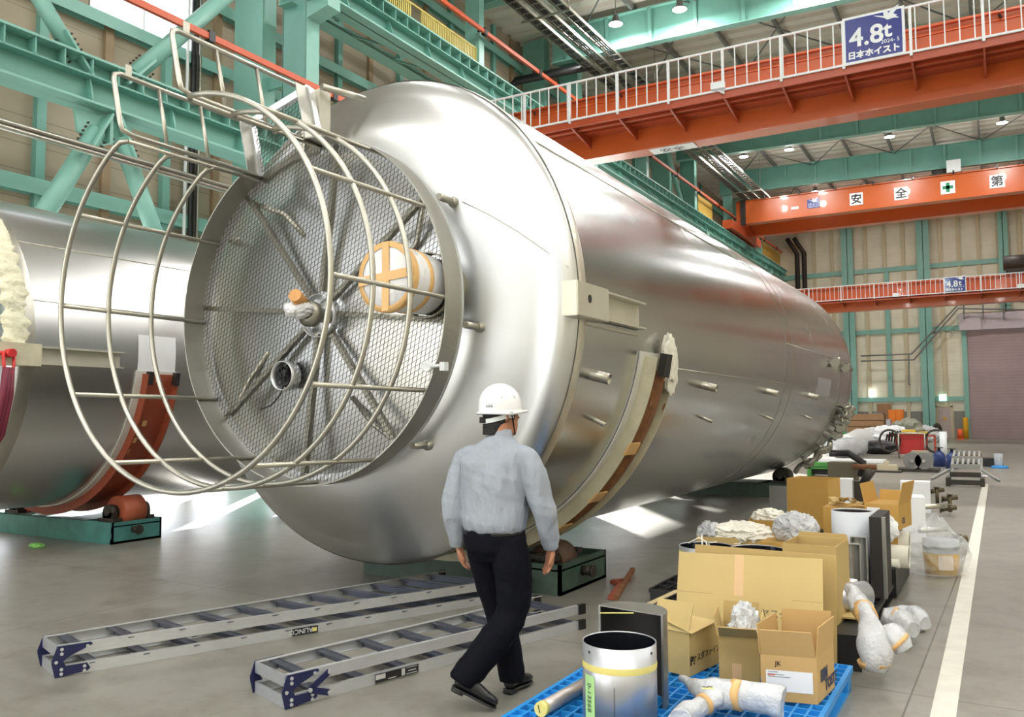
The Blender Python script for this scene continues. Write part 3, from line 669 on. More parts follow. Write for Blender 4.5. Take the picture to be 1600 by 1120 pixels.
# central nozzle wrapped in film, and its cut-out ring
g = MB(); g.lathe([(.168, 4.9), (.172, 4.9), (.172, 4.98), (.168, 4.98), (.168, 4.9)], (HUB.x, 0, HUB.z), (0,1,0), 40); g.build('cutout_ring', MATS['rim_steel'], V1)
g = MB(); g.lathe([(.05, .35), (.06, .1), (.1, .06), (.1, 0), (.04, -.01)], (HUB.x+.02, 4.78, HUB.z), (0,1,0), 24); nz = g.build('nozzle', STEELD, V1)
g = MB(); blob(g, (HUB.x-.02, 4.72, HUB.z+.03), (.115, .1, .07), 3, .22, 2.2, 4, True); g.build('film_wrap', mat('white_film', (238, 238, 240), .25, var=.02, bump=.3, bscale=30), nz)
g = MB(); g.cyl((HUB.x+.0, 4.76, HUB.z+.07), (HUB.x+.06, 4.6, HUB.z+.12), .05, 14); g.build('tape_cap', mat('orange_tape', (206, 150, 88), .5, var=.1, scale=40, bump=.3), nz)
# large capped nozzle
c0 = on_y(602, 432, 4.45); g = MB(); g.lathe([(.21, 4.52), (.21, 5.3)], (c0.x, 0, c0.z), (0,1,0), 48); n2 = g.build('capped_nozzle', STEELD, V1)
g = MB(); g.lathe([(.235, 4.9), (.245, 4.9), (.245, 5.0), (.235, 5.0)], (c0.x, 0, c0.z), (0,1,0), 48); g.build('cutout_ring', STEELD, n2)
g = MB(); g.lathe([(.0001, 4.46), (.235, 4.46), (.24, 4.47), (.24, 4.53), (.222, 4.6), (.225, 4.72), (.216, 4.88)], (c0.x, 0, c0.z), (0,1,0), 48); g.build('film_wrap', MATS['white_film'], n2)
g = MB(); g.lathe([(.205, 4.455), (.243, 4.458), (.246, 4.468), (.246, 4.505), (.243, 4.51)], (c0.x, 0, c0.z), (0,1,0), 48); g.lathe([(.224, 4.66), (.23, 4.67), (.23, 4.7), (.224, 4.71)], (c0.x, 0, c0.z), (0,1,0), 48)
g.box((c0.x+.0, 4.453, c0.z), (.058, .008, .47)); g.box((c0.x, 4.452, c0.z), (.47, .008, .062), Matrix.Rotation(RD(-5), 3, 'Y')); g.build('tape', TAPE, n2)
# cable hole
g = MB(); g.lathe([(.112, 4.89), (.118, 4.89), (.118, 4.99), (.112, 4.99), (.112, 4.89)], (CH.x, 0, CH.z), (0,1,0), 36); g.build('cutout_ring', MATS['rim_steel'], V1)
g = MB(); g.lathe([(.0001, 5.0), (.11, 5.0)], (CH.x, 0, CH.z), (0,1,0), 30)
for k in range(6): g.tube([(CH.x+.06*cos(t+k)*.8, 4.95-.01*k+.02*sin(3*t), CH.z+.075*sin(t+k*.3)) for t in [i*.45 for i in range(15)]], .008, 6)
g.tube([(CH.x+.0, 4.93, CH.z-.06), (CH.x+.01, 4.87, CH.z-.16), (CH.x-.08, 4.86, CH.z-.24), (CH.x-.2, 4.86, CH.z-.27)], .006, 6); g.build('cable', BLACK, V1)
# small clamp on the toe plate
c = pp(-21, PR, 4.7); g = MB(); g.lathe([(.0001, -.01), (.028, -.01), (.04, -.015), (.04, .02)], c+Vector((-.03, 0, 0)), (0,1,0), 20); g.cyl(c, c+Vector((.09, .05, .01)), .012, 8); g.bb(c+Vector((.06, .02, -.03)), c+Vector((.1, .07, .03))); g.build('clamp', WHITEP, V1)
# ---------------------------------------------------------------- saddle bands
def saddle(cx, cz, R, y0, y1, a0, a1, plate, chan, ribs, name, lab, loc):
    t = thing(name, lab, 'saddle band', loc)
    g = MB(); arc_band(g, cx, cz, [(R+.003, y0), (R+.02, y0), (R+.02, y1), (R+.003, y1)], a0+1, a1, 70); g.build('backing_strip', plate, t)
    yc0, yc1 = y0+.09, y1-.05
    g = MB(); arc_band(g, cx, cz, [(R+.02, yc0), (R+.13, yc0), (R+.13, yc0+.02), (R+.035, yc0+.02), (R+.035, yc1-.02), (R+.13, yc1-.02), (R+.13, yc1), (R+.02, yc1)], a0, a1, 70); g.build('channel', chan, t)
    return t, yc0, yc1
sd, a_, b_ = saddle(TX, TZ, TR, 6.58, 7.22, -9, -171, mat('white_strip', (214, 212, 205), .4, var=.05), CREAM, None, 'saddle_band', 'cream curved saddle band strapped under the nearer vessel, rag at its upper end', (TX, 6.9, 0))
g = MB(); arc_band(g, TX, TZ, [(TR+.036, 6.86), (TR+.12, 6.9), (TR+.12, 6.98), (TR+.036, 7.0)], -12, -168, 70); g.build('rib', RUST, sd)
g = MB()
for a in (-29, -43, -55, -70): arc_band(g, TX, TZ, [(TR+.12, 6.66), (TR+.135, 6.66), (TR+.135, 6.9), (TR+.12, 6.9)], a, a-3, 3)
g.build('tape_patch', TAPE, sd)
g = MB()
for a, y in ((-19, 6.76), (-20, 7.08)): g.lathe([(.0001, .004), (.035, .004)], ax_pt(a, TR+.132 if y < 7 else TR+.135, y), (cos(RD(a)), 0, sin(RD(a))), 16)
g.build('slot', RUST, sd)
g = MB(); g.box(ax_pt(-10.5, TR+.14, 6.86), (.06, .14, .2), Matrix.Rotation(RD(10), 3, 'Y')); g.build('pad', DARK, sd)
g = MB(); blob(g, ax_pt(-10, TR+.1, 7.08), (.05, .12, .22), 11, .6, 1.6, 4, True); rag = g.build('cloth_rag', mat('rag', (222, 218, 204), .8, var=.04), at=ax_pt(-10, TR+.1, 7.08)); tag(rag, 'crumpled off-white rag stuffed in the upper end of the cream saddle band', 'rag')
# roller stand
def roller_stand(x_end, y0, y1, wheel, r, base_m, wheel_m, lab, name='roller_stand', length=3.3):
    t = thing(name, lab, 'roller stand', (x_end-length/2, (y0+y1)/2, 0)); xa = x_end-length
    g = MB(); g.bb((xa, y0, .03), (x_end, y0+.03, .27)); g.bb((xa, y1-.03, .03), (x_end, y1, .27)); g.bb((xa, y0, .24), (x_end-.62, y1, .27)); g.bb((x_end-.03, y0, .0), (x_end, y1, .27)); g.bb((x_end-.62, y0, .21), (x_end, y1, .225)); g.bb((xa, y0, 0), (x_end, y1, .03)); g.build('base', base_m, t)
    for w_ in wheel:
        wx, wz = w_; yc = (y0+y1)/2
        g = MB(); g.cyl((wx, yc-.16, wz), (wx, yc+.16, wz), r, 40); wh = g.build('roller', wheel_m, t)
        g = MB(); g.cyl((wx, yc-.3, wz), (wx, yc+.3, wz), .04, 16); g.cyl((wx, yc-.175, wz), (wx, yc-.16, wz), r*.4, 20); g.build('axle', MACH, wh)
        for s in (-1, 1):
            g = MB(); g.bb((wx-.1, yc+s*.24-.04, .26), (wx+.1, yc+s*.24+.04, wz)); g.cyl((wx, yc+s*.24-.04, wz), (wx, yc+s*.24+.04, wz), .1, 16); g.bb((wx-.16, yc+s*.24-.06, .26), (wx+.16, yc+s*.24+.06, .31)); g.build('bearing_bracket', MACH, t)
    g = MB(); g.cyl((x_end, (y0+y1)/2-.05, .16), (x_end+.1, (y0+y1)/2-.05, .16), .045, 12); g.cyl((x_end+.1, (y0+y1)/2-.05, .16), (x_end+.12, (y0+y1)/2-.05, .16), .06, 12); g.build('spindle', MACH, t)
    return t
def wheelpos(cx, cz, R, r, a): return (cx+(R+r)*cos(RD(a)), cz+(R+r)*sin(RD(a)))
roller_stand(-3.42, 7.3-.55, 7.3+.45, [wheelpos(TX, TZ, TR+.135, .17, -68), wheelpos(TX, TZ, TR+.135, .17, -112)], .17, OLDG, mat('roller_brown', (92, 66, 50), .5, var=.2, scale=10), 'dark green roller stand under the near end of the nearer vessel, behind the walking person', length=2.25)
roller_stand(-3.5, 16.6, 17.5, [wheelpos(TX, TZ, TR, .17, -66), wheelpos(TX, TZ, TR, .17, -114)], .17, OLDG, MACH, 'dark roller stand under the far end of the nearer vessel', length=2.5)
# ================================================================ the second vessel
SX, SZ, SR = -11.044, 2.396, 1.946
V2 = thing('steel_vessel', 'second stainless steel vessel on the left, seen through the cage hoops', 'vessel', (SX, 12, 0))
STEEL2 = mat('brushed_steel_left', (206, 205, 204), .3, 1., var=.015, scale=1.3, coat=.3)
m = MB(); m.lathe([(SR, 5.2), (SR, 17.5)], (SX, 0, SZ), (0,1,0), 140); m.build('shell', STEEL2, V2)
HP2 = head(SR, 5.2, .42, .3)
m = MB(); m.lathe(HP2, (SX, 0, SZ), (0,1,0), 140); m.build('dished_head', STEELH, V2)
m = MB(); m.lathe([(r, 17.5+(5.2-y)) for r, y in HP2][::-1], (SX, 0, SZ), (0,1,0), 100); m.build('far_head', STEEL2, V2)
m = MB(); m.lathe([(SR, 5.14), (SR+.006, 5.16), (SR+.006, 5.26), (SR, 5.3)], (SX, 0, SZ), (0,1,0), 140); m.build('weld_seam', STEELP, V2)
m = MB(); m.tube([ax_pt(38, SR+.002, 5.3, SX, SZ), ax_pt(38, SR+.002, 17, SX, SZ)], .006, 6); m.tube([ax_pt(15, SR+.002, 5.3, SX, SZ), ax_pt(15, SR+.002, 17, SX, SZ)], .006, 6); m.build('long_seam', STEELP, V2)
FLEECE = mat('fleece', (226, 222, 196), .9, var=.08, scale=12, bump=.8, bscale=24)
m = MB(); prev = None; vs = []; NA = 90; prof = [(0, -.13), (.03, -.1), (.05, -.04), (.04, .03), (.05, .09), (0, .13)]
for i in range(NA+1):
    a = 62-i*(64/NA)
    for (h, y) in prof: vs.append(ax_pt(a, SR+h+(.05*noise.noise(Vector((i*.5, y*14, 2))) if h else 0), 5.08+y*1.05+.07*noise.noise(Vector((i*.45, y*4, 5))), SX, SZ))
k_ = len(prof); m.add(vs, [(i*k_+j, i*k_+j+1, (i+1)*k_+j+1, (i+1)*k_+j) for i in range(NA) for j in range(k_-1)], True)
m.build('seam_blanket', FLEECE, V2)
x0 = SX+SR-.03; m = MB(); m.bb((x0, 4.8, 2.16), (x0+.16, 5.3, 2.4)); lb = m.build('lifting_bracket', CREAM, V2)
m = MB(); m.bb((x0, 5.3, 2.18), (x0+.15, 6.3, 2.2)); m.bb((x0, 5.3, 2.36), (x0+.15, 6.3, 2.38)); m.bb((x0, 5.3, 2.18), (x0+.07, 6.3, 2.38)); m.build('channel', MATS['bracket_steel'], lb)
m = MB(); m.bb((x0, 6.55, SZ+.1), (x0+.034, 7.1, SZ+.24))
m = MB()
for i in range(10):
    a, b = 6.5-i*2, 4.5-i*2
    m.add([ax_pt(a, SR+.006, 6.57, SX, SZ), ax_pt(b, SR+.006, 6.57, SX, SZ), ax_pt(b, SR+.006, 7.11, SX, SZ), ax_pt(a, SR+.006, 7.11, SX, SZ)], [(0,1,2,3)])
tag(m.build('paper_sheet', WHITE, at=(SX+SR, 6.8, SZ)), 'white paper sheet stuck on the left vessel above the red band', 'sheet')
sd2, _, _ = saddle(SX, SZ, SR, 6.55, 7.14, -7.5, -172, MATS['white_strip'], RUSTR, None, 'saddle_band', 'red-brown curved saddle band under the left vessel', (SX, 6.85, 0))
g = MB()
for y in (6.68, 7.06): g.box(ax_pt(-8.8, SR+.11, y, SX, SZ), (.07, .06, .16), Matrix.Rotation(RD(9), 3, 'Y'))
g.build('pad', DARK, sd2)
g = MB()
for a, y in ((-26, 6.8), (-33, 6.75), (-38, 6.72), (-9.5, 6.85)): g.box(ax_pt(a, SR+.04, y, SX, SZ), (.006, .06, .07), Matrix.Rotation(RD(-a), 3, 'Y'))
g.build('tape_patch', TAPE, sd2)
t2 = roller_stand(-9.75, 7.08-.35, 7.08+.38, [wheelpos(SX, SZ, SR+.135, .2, -62), wheelpos(SX, SZ, SR+.135, .2, -118)], .2, mat('worn_teal', (70, 128, 122), .5, var=.25, scale=6), mat('roller_red', (176, 92, 62), .5, var=.08), 'worn teal roller stand with a red roller under the left vessel', length=3.0)
roller_stand(-9.75, 14.0, 14.8, [wheelpos(SX, SZ, SR, .2, -62), wheelpos(SX, SZ, SR, .2, -118)], .2, OLDG, MACH, 'far roller stand under the left vessel, hidden behind its band', length=3.0)
# shackle and sling
t = thing('lifting_shackle', 'red lifting shackle pinned to the bracket of the left vessel', 'shackle', (x0+.2, 4.93, 2.28)); c = Vector((x0+.2, 4.94, 2.28))
REDP = mat('shackle_red', (196, 44, 44), .4)
g = MB(); g.tube([c+Vector((0,-.07,0)), c+Vector((.02,-.07,-.14)), c+Vector((.03,-.04,-.2)), c+Vector((.03,.0,-.21)), c+Vector((.02,.03,-.14)), c+Vector((0,.04,0))], .018, 8); g.build('bow', REDP, t)
g = MB(); g.cyl(c+Vector((-.06,.0,0)), c+Vector((.05,.0,0)), .045, 14); g.cyl(c+Vector((-.02,-.1,0)), c+Vector((-.02,.07,0)), .02, 10); g.build('pin', REDP, t)
SL = mat('sling_purple', (110, 30, 52), .6, var=.15, scale=20)
g = MB()
for o, r in ((-.06, .035), (.02, .028), (-.02, .03)): g.tube([c+Vector((.02, o*.8, -.15)), c+Vector((.02, o-.01, -.45)), c+Vector((-.02, o-.06, -.85)), c+Vector((-.32, o-.2, -1.35))], r, 8)
tag(g.build('lifting_sling', SL, at=c), 'dark red round sling hanging from the shackle at the left edge', 'sling')
# ================================================================ cranes
def bird(mb, o, r, u, s, n):
    """white flying bird emblem"""
    P1 = [(0,.62),(.28,.6),(.45,.5),(.52,.42),(.62,.36),(.8,.36),(1,.22),(.98,.3),(.82,.44),(.7,.5),(.9,.62),(.98,.92),(.9,1.),(.78,.84),(.6,.66),(.5,.86),(.44,.9),(.4,.6),(.28,.66)]
    P1 = [(0,.66),(.22,.6),(.42,.52),(.4,.72),(.48,.86),(.58,.7),(.6,.62),(.74,.8),(1,1.),(.9,.72),(.78,.56),(.94,.42),(.86,.42),(1,.26),(.78,.32),(.56,.28),(.42,.42),(.2,.54)]
    k = len(P1); mb.add([o+r*a*s+u*b*s*.8+n*.004 for a, b in P1], [tuple(range(k))])
def sign(o, r, u, w, h, parent, big=True):
    n = r.cross(u)*(1 if o.y < 30 else 6)
    g = MB(); g.add([o, o+r*w, o+r*w+u*h, o+u*h, o-n*.02, o+r*w-n*.02, o+r*w+u*h-n*.02, o+u*h-n*.02], [(0,1,2,3),(7,6,5,4),(0,4,5,1),(1,5,6,2),(2,6,7,3),(3,7,4,0)]); sg = g.build('load_sign', WHITEP, parent)
    i = .045*w; q = o+r*i+u*i+n*.004; ww, hh = w-2*i, h-2*i
    g = MB(); g.add([q, q+r*ww, q+r*ww+u*hh, q+u*hh], [(0,1,2,3)]); g.build('blue_panel', SIGNB, sg)
    g = MB(); bird(g, q+r*ww*.5+u*hh*.68+n*.003, r, u, ww*.46, n); g.build('bird_emblem', WHITEP, sg)
    q = q+n*.006
    text('4.8', hh*.6, q+r*ww*.07+u*hh*.34, r, u, WHITEP, 'load_number', sg, .001, bold=hh*.012)
    text('t', hh*.5, q+r*ww*.68+u*hh*.42, r, u, WHITEP, 'load_unit', sg, .001, bold=hh*.012)
    text('2024- 5', hh*.125, q+r*ww*.63+u*hh*.28, r, u, WHITEP, 'date_text', sg, .001)
    text('日本ホイスト', hh*.185, q+r*ww*.03+u*hh*.07, r, u, WHITEP, 'maker_text', sg, .001, bold=hh*.008)
    return sg
def light_crane(yd, zd, x0, x1, sx, sw, lab, hr, rail_n, post_px=1.9):
    t = thing('overhead_crane', lab, 'crane', (0, yd, zd))
    yg = yd+1.12; zb, zt = zd-.53, zd+.97
    g = MB(); g.bb((x0, yg, zb), (x1, yg+.5, zt)); g.bb((x0, yg-.05, zt-.05), (x1, yg+.55, zt)); g.bb((x0, yg-.03, zt-.2), (x1, yg, zt-.14)); g.build('box_girder', ORANGE, t)
    g = MB(); g.bb((x0, yd, zd-.04), (x1, yg, zd)); g.bb((x0, yd, zd-.12), (x1, yd+.03, zd+.08)); g.bb((x0, yd+.3, zd-.1), (x1, yd+.4, zd-.04)); g.bb((x0, yd+.62, zd-.09), (x1, yd+.68, zd-.04)); g.build('walkway', ORANGE2, t)
    x = sx-8*post_px
    while x < x1:
        if x > x0:
            g = MB(); g.prism([(yd, zd-.04), (yg, zd-.04), (yg, zd-.3), (yd, zd-.1)], x-.02, x+.02, lambda u, v, s: (s, u, v)); g.build('bracket', ORANGE2, t)
            g = MB(); g.bb((x-.025, yd-.055, zd-.02), (x+.025, yd-.005, zd+hr)); g.build('railing_post', WHITEP, t)
        x += post_px
    g = MB(); g.bb((x0, yd-.05, zd+hr-.04), (x1, yd-.01, zd+hr)); tr = g.build('top_rail', WHITEP, t)
    g = MB(); g.bb((x0, yd-.05, zd+.03), (x1, yd-.01, zd+.07)); g.build('bottom_rail', WHITEP, t)
    n = int((x1-x0)/.24)
    for i in range(n):
        x = x0+.24*(i+.5)
        if sx < x < sx+sw: continue
        if x > 5 and i % 1: continue
        if x > rail_n: break
        g = MB(); g.bb((x-.011, yd-.042, zd+.05), (x+.011, yd-.02, zd+hr-.02)); g.build('railing_bar', WHITEP, t)
    if rail_n < x1:
        g = MB(); x = rail_n+.12
        while x < x1: g.bb((x-.011, yd-.042, zd+.05), (x+.011, yd-.02, zd+hr-.02)); x += .24
        tag(g.build('railing_bar', WHITEP, t), kind='stuff')
    sign(Vector((sx, yd-.08, zd+.02)), Vector((1,0,0)), Vector((0,0,1)), sw, hr, t)
    g = MB(); g.bb((x0-.5, yd-.3, zb-.1), (x0+.1, yg+1.2, zb+.35)); g.cyl((x0-.35, yd, zb-.05), (x0-.05, yd, zb-.05), .17, 16); g.cyl((x0-.35, yg+.9, zb-.05), (x0-.05, yg+.9, zb-.05), .17, 16); g.build('end_carriage', ORANGE, t)
    for px in (x0+3, x0+5.3, x0+9, x0+13): g = MB(); g.tube([(px, yg-.08, zt-.02), (px, yg-.12, zt-.1), (px+.03, yg-.1, zt-.2)], .025, 6); g.build('cable_hook', BLACK, t)
    g = MB(); g.cyl((x0+.5, yg-.14, zt-.09), (x1, yg-.14, zt-.09), .03, 8); g.build('conductor', ORANGE2, t)
    return t
C1Y = 16.9; a = on_y(1199, 131, C1Y); C1Z = a.z
s0 = on_y(1322, 90, C1Y-.08).x; s1 = on_y(1420, 80, C1Y-.08).x
p0 = on_y(1040, 150, C1Y).x; p1 = on_y(1125, 150, C1Y).x
c1 = light_crane(C1Y, C1Z, -12.7, 13, s0-.05, s1-s0, 'near orange overhead crane with white railing and the large blue load sign', zat(a.x, C1Y, 61)-C1Z, 6.0, p1-p0)
p = on_y(1124, 139, C1Y); g = MB(); g.bb((p.x-.14, C1Y-.16, p.z-.04), (p.x+.14, C1Y-.04, p.z+.1)); g.cyl((p.x, C1Y-.1, p.z-.06), (p.x+.12, C1Y-.04, p.z-.14), .02, 6); g.build('floodlight', WHITEP, c1)
p = on_y(814, 197, C1Y); g = MB(); g.bb((p.x-.14, C1Y-.16, p.z-.1), (p.x+.14, C1Y-.04, p.z+.06)); g.build('floodlight', WHITEP, c1)
p = on_z(1058, 238, C1Z-.535); g = MB(); g.bb((p.x-.5, C1Y+1.18, C1Z-.545), (p.x+.55, C1Y+1.58, C1Z-.531)); sg = g.build('plate', WHITEP, c1)
text('安全', .3, (p.x-.3, C1Y+1.5, C1Z-.548), (1,0,0), (0,-1,0), INK, 'plate_text', sg)
C3Y = 51.5; a = on_y(1400, 464, C3Y); s0 = on_y(1475, 445, C3Y).x; s1 = on_y(1510, 445, C3Y).x
c3 = light_crane(C3Y, a.z, -12.7, 13, s0, s1-s0, 'far orange-red overhead crane with white railing near the back wall', zat(a.x, C3Y, 440)-a.z, 9.0, 1.78)
for px, py in ((1400, 463), (1595, 449)): p = on_y(px, py, C3Y); g = MB(); g.bb((p.x-.16, C3Y-.2, p.z-.04), (p.x+.16, C3Y-.06, p.z+.16)); g.build('floodlight', WHITEP, c3)
# two-girder crane
Y2 = 47.6; zt = on_y(1400, 283, Y2).z; zb = on_y(1400, 321, Y2).z; t = thing('overhead_crane', 'orange double-girder overhead crane with white safety lettering plates', 'crane', (0, Y2, zb)); x0 = -12.6; x1 = 13
g = MB(); g.bb((x0, Y2, zb), (x1, Y2+.06, zt)); g.bb((x0, Y2-.1, zt-.05), (x1, Y2+.5, zt)); g.bb((x0, Y2-.12, zb-.04), (x1, Y2+.5, zb)); g.bb((x0, Y2+.4, zb), (x1, Y2+.46, zt)); g.build('near_girder', ORANGE, t)
zb2 = zb-.0; Yb = 50.3; zc = on_y(1400, 344, Yb).z; g = MB(); g.bb((x0, Yb, zc), (x1, Yb+.45, zt)); g.bb((x0, Yb-.1, zc-.04), (x1, Yb+.5, zc)); g.build('far_girder', ORANGE, t)
g = MB(); g.bb((x0-.2, Y2-2.2, ZT+.12), (x0+.35, Yb+1.6, ZT+.6)); g.bb((x0-.2, Y2-.4, ZT+.5), (x0+.3, Yb+.5, zb+.1))
for y in (Y2-1.8, Yb+1.2): g.cyl((x0-.3, y, ZT+.25), (x0-.06, y, ZT+.25), .2, 16)
g.build('end_carriage', ORANGE2, t)
g = MB(); g.bb((x0+.3, Y2-.2, zb-.1), (x0+.55, Y2, zt+.02)); g.build('end_plate', DARK, t)
for px, s_, col in ((1338, '安', INK), (1408, '全', INK), (1481, '+', mat('cross_green', (20, 130, 84), .5)), (1558, '第', INK)):
    c = on_y(px, 311-(px-1338)*.127, Y2); w = .33; g = MB(); g.bb((c.x-w, Y2-.03, c.z-w), (c.x+w, Y2, c.z+w)); pl_ = g.build('letter_plate', WHITEP, t)
    if s_ == '+':
        g = MB(); g.bb((c.x-.08, Y2-.045, c.z-.24), (c.x+.08, Y2-.03, c.z+.24)); g.bb((c.x-.24, Y2-.045, c.z-.08), (c.x+.24, Y2-.03, c.z+.08)); g.build('green_cross', col, pl_)
    else: text(s_, .56, (c.x, Y2-.035, c.z-.2), (1,0,0), (0,0,1), col, 'letter', pl_, align='CENTER', bold=.012)
c = on_y(1271, 318, Y2); g = MB(); g.bb((c.x-.32, Y2-.03, c.z-.25), (c.x+.32, Y2, c.z+.25)); pl_ = g.build('load_sign', SIGNB, t)
g = MB(); bird(g, Vector((c.x-.25, Y2-.035, c.z-.05)), Vector((1,0,0)), Vector((0,0,1)), .5, Vector((0,-1,0))); g.build('bird_emblem', WHITEP, pl_)
text('15 t', .2, (c.x-.29, Y2-.035, c.z-.11), (1,0,0), (0,0,1), WHITEP, 'load_number', pl_); text('日本ホイスト', .1, (c.x-.28, Y2-.035, c.z-.22), (1,0,0), (0,0,1), WHITEP, 'maker_text', pl_)
c = on_y(1242, 325, Y2); g = MB(); g.bb((c.x-.2, Y2-.03, c.z-.07), (c.x+.2, Y2, c.z+.07)); g.build('small_plate', WHITEP, t)
c = on_y(1472, 268, Y2); g = MB(); g.cyl((c.x-.5, Y2+.6, zt+.3), (c.x+.3, Y2+.6, zt+.3), .2, 14); g.bb((c.x-.6, Y2+.2, zt), (c.x+.9, Y2+1.8, zt+.15)); hs = g.build('hoist_trolley', MACH, t)
g = MB(); g.bb((c.x+.2, Y2+.1, zt+.1), (c.x+.85, Y2+.6, zt+.75)); g.build('control_box', WHITEP, hs)
for q in range(10):
    x = -11+q*1.9; g = MB(); g.bb((x-.04, Y2-.2, zt-.05), (x+.04, Y2-.08, zt+.12)); g.build('cable_clip', BLACK, t)
p = on_z(1350, 347, zb-.05); g = MB(); g.bb((p.x-.3, Yb, zb-.055), (p.x+.3, Yb+.2, zb-.042)); g.build('small_plate', WHITEP, t)
# dark drum on the far crane at the right edge
p = on_y(1588, 428, C3Y+1.3); g = MB(); g.cyl((p.x-.6, C3Y+1.2, a.z+1.6), (p.x+1.2, C3Y+1.2, a.z+1.6), .4, 18); g.bb((p.x-.5, C3Y+1., a.z+.97), (p.x+1.2, C3Y+1.4, a.z+1.3)); g.build('hoist_drum', MACH, c3)
# ================================================================ ladders
def ladder(name, lab, pts, H, rungs, cap, taper_in=0, hinge='k'):
    """pts: near-left, far-left, near-right, far-right floor corners"""
    nl, fl, nr, fr = [Vector((p[0], p[1], 0)) for p in pts]; t = thing(name, lab, 'ladder', (nl+fr)/2)
    rh = H*.36; zs = [(0.002, rh), (H-rh, H)]
    for fi, (z0, z1) in enumerate(zs):
        fr_ = MB(); zc = (z0+z1)/2
        for A, B in ((nl, nr), (fl, fr)):
            d = (B-A).normalized(); n = Vector((-d.y, d.x, 0)); s = 1 if A is nl else -1
            fr_.bar(A+Vector((0,0,zc)), B+Vector((0,0,zc)), .006, rh)
            for zz in (z0+.003, z1-.003): fr_.bar(A+n*s*.012+Vector((0,0,zz)), B+n*s*.012+Vector((0,0,zz)), .028, .005)
        F = fr_.build('rail_frame', ALU, t)
        for i in range(rungs):
            k = (i+.0)/rungs if i else .0; k = (i+(.45 if fi else .75))/(rungs)
            a = nl.lerp(nr, k); b = fl.lerp(fr, k)
            g = MB(); d = (b-a).normalized(); dn = Vector((-d.y, d.x, 0))
            g.bar(a+Vector((0,0,z1-.01)), b+Vector((0,0,z1-.01)), .012, .008); g.bar(a+Vector((0,0,zc))+dn*.004, b+Vector((0,0,zc))+dn*.004, .006, rh*.8); g.bar(a+Vector((0,0,z1-.012))+dn*.03, b+Vector((0,0,z1-.012))+dn*.03, .05, .006)
            g.build('step', mat('step_grey', (120, 124, 140), .35, .9, var=.05), t)
        g = MB(); g.bar(nl+Vector((0,0,zc)), fl+Vector((0,0,zc)), .01, rh); g.build('end_plate', mat('end_alu', (208, 212, 222), .32, .8, var=.06, scale=30), t)
    # hinge brackets
    for A, B in ((nl, nr), (fl, fr)):
        d = (B-A).normalized(); n = Vector((d.y, -d.x, 0))*(1 if A is nl else -1)*.008
        g = MB(); P = [(-.01, 0), (.17, .015), (.19, rh*.45), (.17, rh*.95), (.05, rh*.95), (.035, H/2), (.07, H-rh), (.2, H-rh*.2), (.19, H), (0, H), (-.03, H*.55), (-.03, H*.45)]
        g.prism(P, 0, 1, lambda u, v, s: A+d*u+Vector((0,0,v))+n*(1+s)); hb = g.build('hinge_bracket', NAVY, t)
        g = MB()
        for u, v in ((.025, rh*.3), (.025, rh*.7), (.155, rh*.3), (.155, rh*.7), (.025, H-rh*.3), (.025, H-rh*.7), (.17, H-rh*.3), (-.005, H*.5)):
            p = A+d*u+Vector((0,0,v))+n*2; g.cyl(p, p+n.normalized()*.006, .01, 10)
        g.build('rivet', ALU, hb)
    for q in ((nr, nl), (fr, fl)):
        A, B = q; d = (B-A).normalized(); g = MB(); g.bar(A-d*-.0+Vector((0,0,rh/2)), A+d*.07+Vector((0,0,rh/2)), .03, rh*1.1); g.bar(A+Vector((0,0,H-rh/2)), A+d*.07+Vector((0,0,H-rh/2)), .03, rh*1.1); g.build('foot', BLACK, t)
    return t, nl, fl, nr, fr, rh
def onfloor(px, py, z=0.): q = on_z(px, py, z); return (q.x, q.y)
LA = ladder('step_ladder', 'longer folded aluminium step ladder lying on the floor, farther from the camera', [(-5.1, 3.17), (-5.41, 3.27), (-3.72, 6.42), (-4.44, 6.42)], .19, 11, 0)
LB = ladder('step_ladder', 'shorter folded aluminium step ladder lying on the floor beside the walking person', [(-3.45, 3.46), (-3.80, 3.57), (-2.76, 5.84), (-3.2, 5.95)], .18, 8, 0)
def on_rail(L, k, z, off=.012):
    t, nl, fl, nr, fr, rh = L; A = nl.lerp(nr, k); d = (nr-nl).normalized(); n = Vector((d.y, -d.x, 0)); return A+Vector((0,0,z))+n*off, d, n
p, d, n = on_rail(LA, .43, .01); rh = LA[5]
g = MB(); g.prism([(0, 0), (.2, 0), (.2, .052), (0, .052)], 0, .002, lambda u, v, s: p+d*u+Vector((0,0,v))+n*s); st = g.build('maker_sticker', BLACK, LA[0])
text('ALINCO', .05, p+d*.16+Vector((0,0,.044))+n*.004, -d, (0,0,-1), WHITEP, 'sticker_text', st, .0005)
g = MB(); g.prism([(.155, .012), (.19, .012), (.19, .04), (.155, .04)], 0, .001, lambda u, v, s: p+d*u+Vector((0,0,v))+n*(.0035+s)); g.build('sticker_mark', YTAPE, st)
p, d, n = on_rail(LB, .235, .01); g = MB(); g.prism([(0, 0), (.32, 0), (.32, .052), (0, .052)], 0, .002, lambda u, v, s: p+d*u+Vector((0,0,v))+n*s); st = g.build('warning_sticker', BLACK, LB[0])
g = MB()
for a, b, c, e in ((.0, .07, .02, .048), (.19, .215, .006, .048), (.225, .31, .008, .012), (.225, .31, .044, .047), (.24, .3, .024, .03), (.09, .15, .008, .014)): g.prism([(a, c), (b, c), (b, e), (a, e)], 0, .001, lambda u, v, s: p+d*u+Vector((0,0,v))+n*(.003+s))
g.build('sticker_print', mat('sticker_grey', (190, 190, 190), .5, var=0), st)
